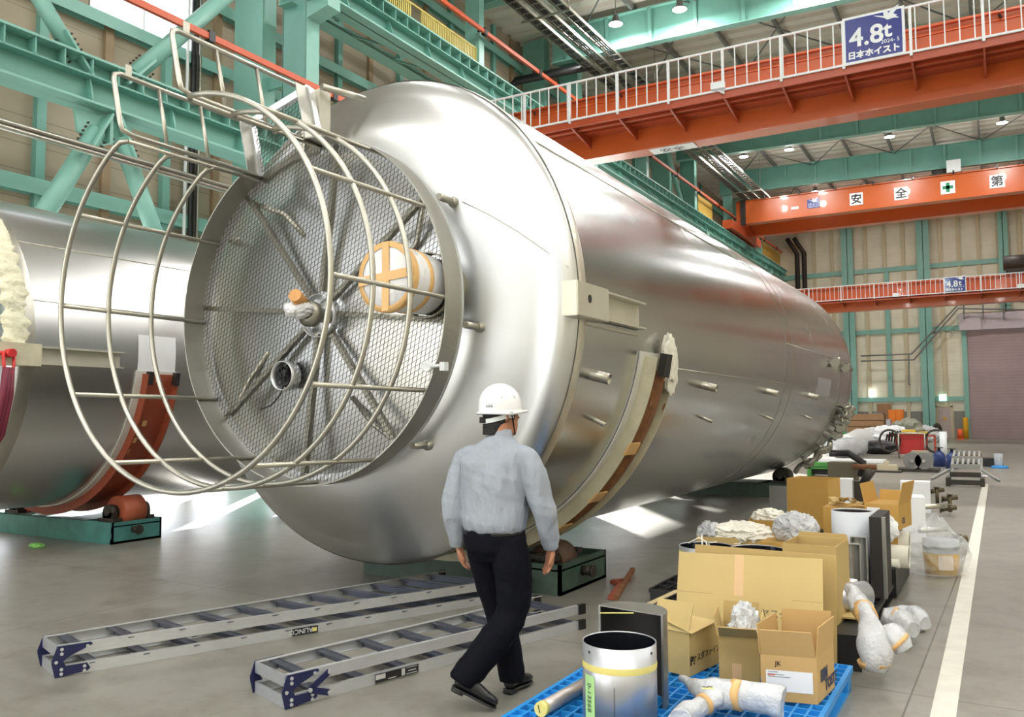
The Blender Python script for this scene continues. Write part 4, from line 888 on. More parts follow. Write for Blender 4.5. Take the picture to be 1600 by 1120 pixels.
# locking stays
for L, k0, k1 in ((LA, .2, .36), (LA, .24, .3)):
    p0, d, n = on_rail(L, k0, .1, -.12); p1, _, _ = on_rail(L, k1, .12, -.14); g = MB(); g.bar(p0, p1, .012, .03); g.build('locking_stay', BLACK, L[0])
p0, d, n = on_rail(LB, .02, .02+.03, .02); p1, _, _ = on_rail(LB, .105, .055, .02); p2, _, _ = on_rail(LB, .02+.085, .15, .02); pm, _, _ = on_rail(LB, .055, .075, .02)
g = MB(); g.bar(pm, p1-Vector((0,0,.02)), .008, .035); g.bar(pm, p2, .008, .035); st = g.build('locking_stay', NAVY, LB[0])
g = MB()
for q in (pm, p1-Vector((0,0,.02)), p2): g.cyl(q, q+n*.012, .012, 10)
g.build('rivet', ALU, st)
p0, d, n = on_rail(LA, .68, .1, -.3); g = MB(); g.bar(p0, p0+d*.5, .04, .03); g.build('locking_stay', BLACK, LA[0])
# second extension leg of the short ladder (right tip)
nl, fl, nr, fr = LB[1:5]
# iron lever tool on floor
A, B = on_z(962, 934, .02), on_z(989, 889, .03); t = thing('iron_wrench', 'rusty iron wrench and bar lying on the floor beside the green roller stand', 'wrench', A)
g = MB(); g.bar(A, B, .045, .035); g.build('bar', RUST, t)
C_ = on_z(955, 934, .02); D_ = on_z(972, 912, .02); g = MB(); g.bar(C_, D_, .06, .03); g.bar(D_, D_+Vector((-.12, .06, 0)), .07, .03); g.bar(D_+Vector((-.12, .06, 0)), D_+Vector((-.02, .22, 0)), .05, .03); g.build('jaw', RUSTR, t)
p = on_z(57, 855); g = MB(); blob(g, (p.x, p.y, .02), (.11, .07, .035), 5, .3, 1.5, 3, True, 0.001); tag(g.build('tape_scrap', mat('scrap_green', (126, 190, 96), .6), at=p), 'small bright green scrap on the floor at the far left', 'scrap')
# ================================================================ the walking man
PO = Vector((-2.50, 4.18, 0)); VA = RD(30.7); RV = Vector((cos(VA), sin(VA), 0)); FV = Vector((-sin(VA), cos(VA), 0))
def V(a, b, z): return PO+RV*a+FV*b+Vector((0,0,z))
def loft(mb, secs, n=28, pw=2.0, cap=True):
    """secs: (centre, half width, half depth, x dir, y dir)"""
    vs = []
    for c, rx, ry, X, Y in secs:
        for k in range(n):
            t = 2*pi*k/n; cx_, sy_ = cos(t), sin(t); e = 2/pw
            vs.append(c+X*rx*math.copysign(abs(cx_)**e, cx_)+Y*ry*math.copysign(abs(sy_)**e, sy_))
    m = len(secs); fs = [(i*n+k, i*n+(k+1) % n, (i+1)*n+(k+1) % n, (i+1)*n+k) for i in range(m-1) for k in range(n)]
    if cap: fs += [tuple(range(n))[::-1], tuple(range((m-1)*n, m*n))]
    return mb.add(vs, fs, True)
def interp(pts, k=4):
    out = []
    for i in range(len(pts)-1):
        p0 = pts[max(i-1, 0)]; p1 = pts[i]; p2 = pts[i+1]; p3 = pts[min(i+2, len(pts)-1)]
        for j in range(k):
            t = j/k; out.append(tuple(.5*((2*b)+(-a+c)*t+(2*a-5*b+4*c-d)*t*t+(-a+3*b-3*c+d)*t**3) for a, b, c, d in zip(p0, p1, p2, p3)))
    out.append(tuple(pts[-1])); return out
def limb(mb, pts, k=5, n=18):
    """pts: (a, b, z, r)"""
    P = interp(pts, k); mb.tube([V(*p[:3]) for p in P], [p[3] for p in P], n)
def solid(mb, name, m, parent, vox, it=3, fold=0, ff=6., seed=0):
    bm_ = bmesh.new(); me = bpy.data.meshes.new('tmp'); me.from_pydata([tuple(v) for v in mb.v], [], mb.f)
    bm_.from_mesh(me); bmesh.ops.recalc_face_normals(bm_, faces=bm_.faces); bm_.to_mesh(me); bm_.free()
    o = bpy.data.objects.new('tmp', me); COL.objects.link(o)
    r = o.modifiers.new('r', 'REMESH'); r.mode = 'VOXEL'; r.voxel_size = vox; r.use_smooth_shade = True
    s = o.modifiers.new('s', 'SMOOTH'); s.iterations = it; s.factor = .6
    bpy.context.view_layer.update(); me2 = bpy.data.meshes.new_from_object(o.evaluated_get(bpy.context.evaluated_depsgraph_get()))
    bpy.data.objects.remove(o); org = W[parent.name]
    if fold:
        ns = [v.normal.copy() for v in me2.vertices]
        for v, nn in zip(me2.vertices, ns):
            q = v.co*ff; q.z *= .38; a = noise.noise(q+Vector((seed, 0, 0))); b = noise.noise(Vector((v.co.x*3+v.co.z*9, v.co.y*3, v.co.z*7+seed)))
            c_ = noise.noise(Vector((v.co.x*15, v.co.y*15, v.co.z*6+v.co.x*4+seed*2))); v.co += nn*fold*((1-2.4*abs(a))*.7+(.5-1.2*abs(b))*.6+(.4-1.3*abs(c_))*.5)
    for v in me2.vertices: v.co -= org
    me2.polygons.foreach_set('use_smooth', [True]*len(me2.polygons))
    me2.materials.clear(); me2.materials.append(m); ob = bpy.data.objects.new(name, me2); COL.objects.link(ob); ob.parent = parent; W[ob.name] = org; return ob
MAN = thing('person', 'person walking away in a white hard hat, grey work shirt and dark trousers', 'person', PO)
HF = Vector((.87, .49, 0)); HS = Vector((.49, -.87, 0))      # head forward / right in view frame
def H(f, s, z): return V(.005+HF.x*f+HS.x*s, .05+HF.y*f+HS.y*s, z)
hf = (RV*HF.x+FV*HF.y); hs = (RV*HS.x+FV*HS.y); UP = Vector((0,0,1))
def hsec(f, z, rf, rs): return (H(f, 0, z), rf, rs, hf, hs)
b = MB()
loft(b, [hsec(.02, 1.485, .045, .04), hsec(.03, 1.50, .065, .055), hsec(.02, 1.53, .085, .066), hsec(.008, 1.565, .096, .074), hsec(.0, 1.61, .1, .078), hsec(-.004, 1.66, .098, .078), hsec(-.006, 1.70, .08, .066), hsec(-.006, 1.73, .045, .04)], 32)
b.tube([H(.088, 0, 1.63), H(.1, 0, 1.605), H(.112, 0, 1.588), H(.1, 0, 1.578)], [.008, .011, .015, .012], 10)        # nose
b.tube([H(.088, -.02, 1.548), H(.098, 0, 1.55), H(.088, .02, 1.548)], .009, 8); b.tube([H(.06, 0, 1.5), H(.09, 0, 1.515)], [.03, .022], 10)
for s in (1, -1):
    b.tube([H(-.012, s*.076, 1.575), H(-.006, s*.088, 1.583), H(-.016, s*.096, 1.612), H(.0, s*.092, 1.632), H(.012, s*.08, 1.62), H(.008, s*.078, 1.59)], [.01, .01, .009, .009, .008, .008], 8)
    b.tube([H(.075, s*.018, 1.628), H(.088, s*.032, 1.63), H(.075, s*.048, 1.625)], [.01, .009, .008], 8)
loft(b, [(V(.0, .02, z), r1, r2, RV, FV) for z, r1, r2 in ((1.38, .12, .07), (1.43, .09, .065), (1.46, .062, .06), (1.52, .055, .058), (1.56, .05, .055))], 24)
TR_ = (RV*.9-FV*.42).normalized(); TF_ = (RV*.42+FV*.9).normalized()
loft(b, [(V(-.03, -.0, z), rx, ry, TR_, TF_) for z, rx, ry in ((.84, .13, .1), (.92, .15, .105), (1.05, .14, .1), (1.2, .155, .105), (1.32, .165, .1), (1.4, .13, .07))], 24)
limb(b, [(-.2, .085, 1.37, .05), (-.25, .08, 1.2, .044), (-.27, .07, 1.07, .036), (-.262, .1, .96, .033), (-.25, .125, .855, .024), (-.245, .13, .83, .026)])
limb(b, [(.155, -.085, 1.37, .05), (.2, -.09, 1.2, .044), (.235, -.08, 1.07, .036), (.262, -.05, .96, .033), (.285, -.02, .86, .024), (.288, -.012, .835, .026)])
limb(b, [(-.1, .05, .88, .08), (-.05, .08, .7, .07), (.0, .1, .5, .05), (.035, .12, .3, .046), (.06, .11, .1, .03)])
limb(b, [(.03, -.06, .88, .08), (.04, -.06, .7, .07), (.045, -.06, .48, .05), (-.09, -.12, .33, .046), (-.23, -.175, .16, .03)])
def hand(c, down, fw, side, cur):
    """c wrist; down finger direction; fw across palm; side palm normal"""
    down, fw, side = [Vector(v).normalized() for v in (down, fw, side)]
    loft(b, [(c+down*t, w, d, fw, side) for t, w, d in ((-.01, .026, .02), (.02, .034, .019), (.055, .042, .017), (.085, .042, .014))], 20, 2.6)
    for i, (o, L_) in enumerate(((-.03, .066), (-.01, .078), (.011, .072), (.031, .056))):
        p = c+down*.078+fw*o; q = []; dd = down.copy(); cc = p.copy(); q.append(cc.copy())
        for k, s in enumerate((.45, .3, .25)):
            dd = (dd*cos(cur*(k+.6))+side*sin(cur*(k+.6))).normalized() if k == 0 else (dd+side*cur*.7).normalized(); cc = cc+dd*L_*s; q.append(cc.copy())
        b.tube(q, [.0105, .0098, .009, .0075], 10)
    p = c+down*.02-fw*.028; b.tube([p, p-fw*.016+down*.025+side*.012, p-fw*.018+down*.05+side*.02, p-fw*.012+down*.07+side*.024], [.015, .0125, .011, .0085], 10)
hand(V(-.246, .13, .835), RV*.25+FV*.1-UP, FV*.9+RV*.2, RV*.9-FV*.2, .5)
hand(V(.288, -.012, .838), RV*-.12+FV*.1-UP, FV*.8-RV*.35, -RV*.8-FV*.3, .4)
body = solid(b, 'body', SKIN, MAN, .0052, 2)
# shirt
SHIRT = mat('grey_shirt', (152, 158, 168), .85, var=.03, scale=9, bump=.9, bscale=9, spec=.2, stretch=(1.3, 1.3, .6))
b = MB()
loft(b, [(V(ca, cb, z), rx, ry, TR_, TF_) for z, ca, cb, rx, ry in ((.935, -.035, 0, .168, .118), (.96, -.037, 0, .182, .13), (1.02, -.037, 0, .19, .136), (1.12, -.035, 0, .186, .132), (1.24, -.032, .0, .198, .132), (1.33, -.03, .0, .206, .125), (1.39, -.028, .005, .19, .1), (1.43, -.02, .01, .13, .08), (1.465, -.005, .02, .075, .07), (1.475, -.005, .02, .07, .066))], 40, 2.3)
limb(b, [(-.13, .05, 1.375, .05), (-.195, .078, 1.35, .064), (-.238, .085, 1.26, .066), (-.262, .08, 1.14, .066), (-.272, .07, 1.06, .062), (-.265, .09, .97, .058), (-.252, .12, .885, .05), (-.25, .125, .86, .043), (-.248, .128, .845, .042)])
limb(b, [(.08, -.05, 1.375, .05), (.145, -.08, 1.35, .066), (.188, -.09, 1.26, .07), (.222, -.088, 1.14, .07), (.252, -.09, 1.06, .066), (.264, -.06, .97, .06), (.278, -.025, .885, .05), (.284, -.018, .86, .043), (.286, -.014, .85, .042)])
[n for n in SHIRT.node_tree.nodes if n.type == 'BUMP'][0].inputs['Distance'].default_value = .035
shirt = solid(b, 'shirt', SHIRT, MAN, .008, 2, .013, 8., 3)
g = MB()
sec = [(V(.0, .026, 1.45), .088, .082, TR_, TF_), (V(.0, .028, 1.485), .073, .07, TR_, TF_), (V(.0, .028, 1.522), .066, .064, TR_, TF_), (V(.0, .028, 1.52), .06, .057, TR_, TF_), (V(.0, .03, 1.47), .06, .06, TR_, TF_)]
loft(g, sec, 32, 2, False); g.build('collar', SHIRT, shirt)
g = MB(); g.tube([V(.0, .026, 1.47)+TR_*.077*cos(t)+TF_*.073*sin(t)-UP*.004*(1-sin(t)) for t in [2*pi*i/36 for i in range(36)]], .0035, 6, True); g.build('lanyard', mat('lanyard_blue', (70, 84, 116), .6), MAN)
for c0_, c1_ in (((-.25, .125, .885), (-.247, .129, .842)), ((.279, -.024, .89), (.287, -.013, .846))):
    g = MB(); g.tube([V(*c0_), V(*c1_)], [.046, .045], 20); g.build('cuff', SHIRT, shirt)
    p = V(*c1_)-FV*.046+UP*.015; g = MB(); g.cyl(p, p-FV*.003, .006, 10); g.build('button', MATS['lanyard_blue'], shirt)
# trousers
TROU = mat('dark_trousers', (13, 14, 22), .85, var=.08, scale=12, bump=.8, bscale=8, spec=.12, stretch=(1.2, 1.2, .7))
b = MB()
loft(b, [(V(ca, 0, z), rx, ry, TR_, TF_) for z, ca, rx, ry in ((.955, -.036, .17, .12), (.9, -.034, .178, .13), (.84, -.03, .168, .13), (.78, -.02, .12, .1))], 36, 2.3)
limb(b, [(.045, -.06, .9, .09), (.06, -.07, .78, .103), (.075, -.07, .64, .094), (.06, -.075, .5, .083), (.0, -.1, .4, .082), (-.1, -.135, .29, .083), (-.19, -.165, .185, .08), (-.215, -.172, .15, .078)])
limb(b, [(-.1, .04, .9, .09), (-.085, .06, .78, .095), (-.055, .08, .64, .088), (-.01, .1, .48, .08), (.03, .11, .3, .074), (.055, .1, .14, .072), (.062, .1, .075, .072)])
tr = solid(b, 'trousers', TROU, MAN, .009, 2, .011, 6., 8)
g = MB(); loft(g, [(V(-.036, 0, .925), .181, .131, TR_, TF_), (V(-.036, 0, .955), .178, .127, TR_, TF_)], 36, 2.3); g.build('belt', BLACK, tr)
g = MB(); p = V(.03, -.128, .885); g.box(p, (.11, .004, .006), VA-RD(25)); g.build('pocket_seam', BLACK, tr)
# shoes
def shoe(heel, toe, up, tilt):
    h, t = V(*heel), V(*toe); d = (t-h).normalized(); s = d.cross(Vector((0,0,1))).normalized(); u = s.cross(d); L_ = (t-h).length
    b = MB(); loft(b, [(h+d*L_*k+u*(z+hh/2), w, hh/2, s, u) for k, w, z, hh in ((-.03, .02, .03, .05), (.03, .034, .012, .075), (.15, .037, .012, .085), (.35, .036, .012, .085), (.5, .043, .012, .07), (.72, .05, .012, .052), (.9, .043, .012, .042), (1.0, .025, .014, .03))], 24, 2.4)
    b.tube([h+d*L_*.14+u*.05, h+d*L_*.16+u*.12], [.04, .042], 14)
    o = solid(b, 'shoe', mat('shoe_leather', (24, 24, 28), .3, var=.1, scale=20), MAN, .005, 3)
    g = MB(); loft(g, [(h+d*L_*k+u*.006, w, .008, s, u) for k, w in ((-.02, .02), (.03, .036), (.2, .038), (.45, .04), (.72, .052), (.9, .045), (1.01, .025))], 20, 3); g.bb
    g.build('sole', BLACK, o); g = MB(); g.add([], []); loft(g, [(h+d*L_*k-u*.006, w, .012, s, u) for k, w in ((-.01, .03), (.05, .036), (.2, .037), (.24, .035))], 20, 3); g.build('heel', BLACK, o)
shoe((.035, .07, .018), (.165, .275, .012), 0, 0)
shoe((-.262, -.205, .13), (-.035, -.185, .012), 0, 0)
# hair, hat
b = MB()
loft(b, [hsec(-.055, 1.49, .06, .058), hsec(-.035, 1.545, .078, .075), hsec(-.022, 1.58, .09, .083), hsec(-.012, 1.62, .102, .085), hsec(-.008, 1.67, .1, .083), hsec(-.006, 1.72, .06, .05)], 32)
b.tube([H(.045, .079, 1.64), H(.04, .08, 1.6), H(.04, .079, 1.575)], [.012, .009, .006], 8)
solid(b, 'hair', HAIR, MAN, .005, 1)
g = MB(); n = 56; rows = []; TL = .1
def hat(u, t, off=0):
    pr = max(0, (1-u**2.5))**.5; x, y = cos(t), sin(t); fx = .136+off; sx = .112+off
    z = 1.628+.162*u; return H(-.004+fx*pr*x-.01*u, sx*pr*y, z+.012*pr*x*TL*4)
U_n = [0, .06, .14, .24, .36, .48, .6, .7, .8, .88, .94, .98, 1]
vs = [hat(u, 2*pi*k/n) for u in U_n for k in range(n)]
def rim(t, e, dz):
    x = cos(t); fr = max(0, x)**4; br = max(0, -x)**3; return H(-.004+(.136+e+.036*fr*(e > 0)+.004*br)*x, (.112+e)*sin(t), 1.628+dz+.012*x*.4-.012*(1-abs(x))*(e > 0)+.004*fr)
lo = [rim(2*pi*k/n, .008, -.003) for k in range(n)]; lo2 = [rim(2*pi*k/n, .009, -.014) for k in range(n)]; lo3 = [rim(2*pi*k/n, -.006, -.01) for k in range(n)]
allv = lo3+lo2+lo+vs; m_ = len(U_n)+3
g.add(allv, [(i*n+k, i*n+(k+1) % n, (i+1)*n+(k+1) % n, (i+1)*n+k) for i in range(m_-1) for k in range(n)], True)
hh_ = g.build('hard_hat', mat('hat_white', (240, 241, 243), .22, var=.01, coat=.4), MAN)
g = MB()
for k in range(4):      # raised ribs on the crown
    t0 = [1.2, 1.9, -1.2, -1.9][k]; g.tube([hat(u, t0+.5*(1-u)*0, .001) for u in (.45, .6, .75, .88)], .0035, 6)
c = H(.0, .119, 1.622); g.lathe([(.0001, .006), (.008, .006), (.011, 0)], c, hs, 14); g.build('crown_rib', MATS['hat_white'], hh_)
g = MB()
for q, t0 in enumerate((2.62, 2.5, 2.38)):
    for a_, b_ in (((-.035, .16), (.035, .16)), ((-.03, .21), (.03, .21)), ((0, .14), (0, .24)), ((-.03, .12), (-.03, .17)), ((.03, .12), (.035, .19))):
        g.tube([hat(a_[1]+.02, -t0+a_[0]+pi*2*0 if 0 else t0+a_[0]*1.2, .0015), hat(b_[1]+.02, t0+b_[0]*1.2, .0015)], .0011, 4)
g.build('name_marks', mat('faded_ink', (120, 120, 128), .6), hh_)
g = MB(); g.tube([H(-.004+.118*cos(t), .09*sin(t), 1.60-.03*max(0, -cos(t))) for t in [RD(60+240*i/30) for i in range(31)]], .002, 4)
vs = []; 
for i in range(31):
    t = RD(60+240*i/30); zc = 1.6-.032*max(0, -cos(t)); r_ = 1.0
    for dz in (.012, -.014): vs.append(H(-.008+.112*cos(t), .0935*sin(t), zc+dz))
g = MB(); g.add(vs, [(2*i, 2*i+1, 2*i+3, 2*i+2) for i in range(30)], True); g.build('head_band', WHITEP, hh_)
g = MB(); g.bar(H(.012, .1, 1.615), H(.035, .083, 1.56), .003, .014, up=hs); g.bar(H(.035, .083, 1.56), H(.07, .04, 1.49), .003, .012, up=hs); g.box(H(-.12, -.0, 1.575), (.02, .05, .035), atan2(hf.y, hf.x)); g.build('chin_strap', BLACK, hh_)
# ================================================================ goods on pallets
def V2d(px, py, z): q = on_z(px, py, z); return Vector((q.x, q.y, z))
class Box:
    pass
def carton(lab, a, b, depth, top_y, z=.14, flaps=None, closed=False, m=None, name='carton', fl=.45, group=None, h=None, ang=None, wd=None, cpx=None):
    """a, b pixel positions of the front bottom corners standing on height z"""
    m = m or CARD; A = V2d(*a, z); B = V2d(*b, z) if b else A+Vector((cos(RD(ang)), sin(RD(ang)), 0))*wd
    u = (B-A).normalized(); v = Vector((-u.y, u.x, 0)) if not cpx else (V2d(*cpx, z)-B).normalized(); w = (B-A).length; up = Vector((0,0,1))
    h = h or zat(A.x, A.y, top_y)-z; t = thing(name, lab, 'box', A+u*w/2+v*depth/2, group)
    f = lambda x, y, zz: A+u*x+v*y+up*zz; g = MB(); T = .006
    def slab(p, q): 
        c = [f(x, y, zz) for x in (p[0], q[0]) for y in (p[1], q[1]) for zz in (p[2], q[2])]
        g.add(c, [(0,1,3,2),(4,6,7,5),(0,4,5,1),(2,3,7,6),(0,2,6,4),(1,5,7,3)])
    slab((0,0,0), (w,T,h)); slab((0,depth-T,0), (w,depth,h)); slab((0,T,0), (T,depth-T,h)); slab((w-T,T,0), (w,depth-T,h)); slab((T,T,0), (w-T,depth-T,T))
    if closed: slab((T,T,h-T), (w-T,depth-T,h))
    g.build('carton_body', m, t)
    for k, (side, angle, ln) in enumerate(flaps or []):
        # angle from horizontal outward: 90 = straight up, 0 = flat outwards, 180 closed
        r = RD(angle); g = MB()
        o, e, n = {'f': (f(0,0,h), u*w, -v), 'b': (f(0,depth,h), u*w, v), 'l': (f(0,0,h), v*depth, -u), 'r': (f(w,0,h), v*depth, u)}[side]
        d = n*cos(r)+up*sin(r); q = d.cross(e.normalized())*T; i_ = e*.012
        vs = [o+i_, o+e-i_, o+e-i_*3+d*ln, o+i_*3+d*ln]; vs += [x+q for x in vs]
        g.add(vs, [(0,1,2,3),(7,6,5,4),(0,4,5,1),(1,5,6,2),(2,6,7,3),(3,7,4,0)]); g.build('flap', m, t)
    K = Box(); K.t, K.f, K.u, K.v, K.w, K.d, K.h, K.A = t, f, u, v, w, depth, h, A; return K
def decal(K, name, m, x0, x1, z0, z1, face='f', e=.002):
    g = MB()
    if face == 'f': vs = [K.f(x0, -e, z0), K.f(x1, -e, z0), K.f(x1, -e, z1), K.f(x0, -e, z1)]
    elif face == 'r': vs = [K.f(K.w+e, x0, z0), K.f(K.w+e, x1, z0), K.f(K.w+e, x1, z1), K.f(K.w+e, x0, z1)]
    g.add(vs, [(0,1,2,3)]); return g.build(name, m, K.t)
def pallet(name, lab, x0, x1, y0, y1, z, m, n=7, rot=0):
    t = thing(name, lab, 'pallet', ((x0+x1)/2, (y0+y1)/2, 0)); g = MB()
    for i in range(n*2+1): x = x0+(x1-x0)*i/(n*2); g.bb((x-.006 if 0 < i < n*2 else x-.012, y0, z-.035), (x+.006 if 0 < i < n*2 else x+.012, y1, z))
    for i in range(n*2+1): y = y0+(y1-y0)*i/(n*2); g.bb((x0, y-.006, z-.036), (x1, y+.006, z-.001))
    g.build('deck_grid', m, t)
    g = MB()
    for x in (x0+.0, (x0+x1)/2-.06, x1-.12):
        for y in (y0, (y0+y1)/2-.06, y1-.12): g.bb((x, y, .0), (x+.12, y+.12, z-.03))
    g.build('foot_block', m, t); g = MB()
    for y in (y0, (y0+y1)/2-.06, y1-.1): g.bb((x0, y, 0), (x1, y+.1, .02))
    for x in (x0, x1-.1): g.bb((x, y0, .0), (x+.1, y1, .02))
    g.build('runner', m, t); g = MB()
    for i in range(0, n*2, 4):
        for j in range(0, n*2, 4):
            g.bb((x0+(x1-x0)*(i+.1)/(n*2), y0+(y1-y0)*(j+.1)/(n*2), z-.03), (x0+(x1-x0)*(i+1.9)/(n*2), y0+(y1-y0)*(j+1.9)/(n*2), z-.022))
    g.build('deck_panel', m, t); return t
pallet('pallet', 'bright blue plastic pallet at the bottom right, carrying the nearest cartons and steel parts', -2.14, -.8, 3.55, 5.3, .14, BLUE, 10)
PZ = .141
# steel cylinder with green label
C0 = Vector((-1.605, 3.78, PZ)); ch = .53-PZ
def pipe(name, lab, c, r, h, m, inner=DARK, cat='pipe'):
    t = thing(name, lab, cat, c); g = MB(); g.lathe([(r-.004, .002), (r, 0), (r, h), (r-.004, h), (r-.004, .002)], c, (0,0,1), 64, smooth=False)
    o = g.build('wall', m, t)
    for p in o.data.polygons: p.use_smooth = abs(p.normal.z) < .3
    g = MB(); g.lathe([(r-.0045, .01), (r-.0045, h-.004)], c, (0,0,1), 64); g.build('inner_wall', mat('shaded_inner_steel', (70, 74, 84), .22, .9, var=.1, scale=6, stretch=(5, 5, .3)), t)  # same steel as outside, the bore's shade put into a darker colour
    return t
MIR = mat('mirror_steel', (176, 178, 184), .12, 1., var=.05, scale=6, stretch=(6, 6, .3))
CYL = mat('cylinder_steel', (196, 198, 204), .38, .75, var=.05, scale=5)
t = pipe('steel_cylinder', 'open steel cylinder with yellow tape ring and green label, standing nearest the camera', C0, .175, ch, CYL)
g = MB(); g.lathe([(.1765, ch-.115), (.1775, ch-.1), (.1765, ch-.085)], C0, (0,0,1), 64); g.build('tape_ring', YTAPE, t)
GT = mat('green_tape', (176, 220, 150), .5, var=.04)
def on_cyl(px): 
    d = ray(px, 1040); d.z = 0; o = CAM-C0; o.z = 0; A_ = d.dot(d); B_ = 2*o.dot(d); c_ = o.dot(o)-.175**2; k = (-B_-sqrt(max(0, B_*B_-4*A_*c_)))/2/A_; q = o+d*k; return atan2(q.y, q.x)
a0, a1 = on_cyl(915), on_cyl(929); g = MB(); arc = []
vs = []
for i in range(5):
    a = a0+(a1-a0)*i/4; vs += [C0+Vector((cos(a)*.1768, sin(a)*.1768, z)) for z in (.02, ch-.135)]
g.add(vs, [(2*i, 2*i+2, 2*i+3, 2*i+1) for i in range(4)], True); lb = g.build('green_label', GT, t)
am = (a0+a1)/2; rr = Vector((cos(am), sin(am), 0)); tg = Vector((-sin(am), cos(am), 0))
text('0-13568', .04, C0+rr*.179+UP*(ch-.17)+tg*-.012, -UP, tg if tg.dot(R_) > 0 else -tg, mat('green_ink', (60, 80, 60), .6), 'label_text', lb, .0003)
g = MB()
for a in (on_cyl(921), 1.9, on_cyl(1018)): g.cyl(C0+Vector((cos(a)*.172, sin(a)*.172, ch-.03)), C0+Vector((cos(a)*.1775, sin(a)*.1775, ch-.03)), .006, 10)
g.build('bolt_hole', BLACK, t)
g = MB(); a = on_cyl(959); g.bar(C0+Vector((cos(a), sin(a), 0))*.1755+UP*.02, C0+Vector((cos(a), sin(a), 0))*.1755+UP*.22, .002); g.build('scratch', MACH, t)
# half-round shroud behind it (open flat side to the camera-left)
def shroud(lab, c, r, h, facing, m, wall=.012, w2=None, name='half_shroud'):
    """half cylinder, flat open side facing the given angle (deg)"""
    t = thing(name, lab, 'shroud', c); F = RD(facing); n = 32; P = []
    ax = Vector((cos(F), sin(F), 0)); sx = Vector((-sin(F), cos(F), 0)); k = w2 or r
    out = [(-k, 0)]+[(-k*cos(pi*i/n), -r*sin(pi*i/n)) for i in range(1, n)]+[(k, 0)]
    inn = [((k-wall)*(-cos(pi*i/n)), -(r-wall)*sin(pi*i/n)) for i in range(n, -1, -1)]
    poly = out+inn; N = len(poly)
    g = MB(); fn = lambda u, v, s: c+sx*u+ax*v+UP*s; vs = [fn(u, v, 0) for u, v in poly]+[fn(u, v, h) for u, v in poly]
    g.add(vs, [(i, (i+1) % N, N+(i+1) % N, N+i) for i in range(N)]+[(i, i+1, N-2-i, N-1-i) for i in range(n)]+[(N+i, N+i+1, 2*N-2-i, 2*N-1-i) for i in range(n)]); g.build('curved_wall', m, t)
    g = MB(); vs = [fn(u, v, h) for u, v in out]+[fn(u, v, h+.006) for u, v in out]; n1 = len(out); g.add(vs, [tuple(range(n1)), tuple(range(n1, 2*n1))]+[(i, (i+1) % n1, n1+(i+1) % n1, n1+i) for i in range(n1)]); g.build('top_plate', m, t)
    g = MB(); vs = [fn(u*.93, v*.92-.003, .003) for u, v in out]+[fn(u*.93, v*.92-.003, h-.002) for u, v in out]; g.add(vs, [(i, i+1, n1+i+1, n1+i) for i in range(n1-1)], True); g.build('dark_inside', DARK, t)  # dark skin set just inside the curved wall
    return t
sp = V2d(1038, 1113, PZ); GAL = mat('galvanised', (158, 158, 154), .35, .8, var=.08, scale=8)
sc = Vector((-1.69, 4.16, PZ)); hS = zat(sp.x, sp.y, 966)-PZ
t = shroud('half-round steel shroud, dark inside, standing behind the steel cylinder', Vector((-1.68, 4.1, PZ)), .19, hS, -98, GAL, w2=.19)
g = MB(); g.box((-1.68-.03, 4.0, PZ+hS+.007), (.17, .02, .001), .5); g.build('tape_strip', YTAPE, t)
# tube on the pallet at left
A_, B_ = on_z(845, 1108, PZ+.035), on_z(912, 1070, PZ+.035); g = MB(); t = thing('steel_tube', 'thin steel tube with a yellow taped end lying on the blue pallet', 'tube', A_)
g.cyl(A_, B_+(B_-A_)*.15, .034, 24); g.build('barrel', mat('tube_steel', (196, 188, 184), .35, .6, var=.06), t)
g = MB(); d = (B_-A_).normalized(); g.cyl(A_-d*.004, A_+d*.03, .0355, 24); ty = g.build('tape_end', YTAPE, t); text('/', .05, A_-d*.006+Vector((0,0,-.015)), Vector((d.y,-d.x,0))*-1, UP, INK, 'mark', ty)
# cartons on the blue pallet
K = carton('tan carton with a tilted lid and slanting lettering, left of the small open carton', (1078, 1057), (1123, 1036), .25, 990, PZ, [('l', 118, .17)], m=CARDL, name='carton')
K2 = K
g = MB(); lid = [K.f(-.005, -.02, K.h+.0), K.f(K.w+.0, -.0, K.h+.004), K.f(K.w, K.d, K.h+.012), K.f(-.0, K.d*.95, K.h+.07)]; g.add(lid+[v+UP*.006 for v in lid], [(0,1,2,3),(7,6,5,4),(0,4,5,1),(1,5,6,2),(2,6,7,3),(3,7,4,0)]); g.build('lid', CARDL, K.t)
text('ヤスダファインテ', K.w*.135, K.f(.03, -.003, K.h*.3), K.u+UP*.02, UP, INK, 'printed_text', K.t, .0005); text('P.', K.w*.2, K.f(.003, -.003, K.h*.25), K.u, UP, INK, 'logo', K.t, .0005, bold=.002)
K = carton('small open carton holding crumpled bubble wrap, between the lidded and the labelled carton', (1124, 1063), (1187, 1069), .26, 1022, PZ, [('f', 38, .11), ('b', 85, .14), ('l', 78, .11), ('r', 80, .1)], m=CARD, h=.24)
decal(K, 'pale_tape_strip', PTAPE, .07, .12, .02, .1)
q = K.f(K.w*.62, K.d*.5, K.h); g = MB(); blob(g, q, (.085, .085, .15), 21, .45, 2.2, 4, True, q.z-.2); tag(g.build('bubble_wrap', BWRAP, at=q), 'peaked wad of bubble wrap sticking up out of the small open carton', 'bubble wrap')
K = carton('open carton with white delivery label and raised flaps, at the blue pallet\'s right corner', (1190, 1093), (1278, 1101), .33, 1022, PZ, cpx=(1304, 1074), flaps= [('f', 72, .14), ('b', 88, .17), ('l', 84, .15), ('r', 86, .15)], m=mat('cardboard_tan', (192, 158, 104), .75, var=.03))
decal(K, 'delivery_label', WHITE, .025, K.w-.02, .05, .155)
g = MB()
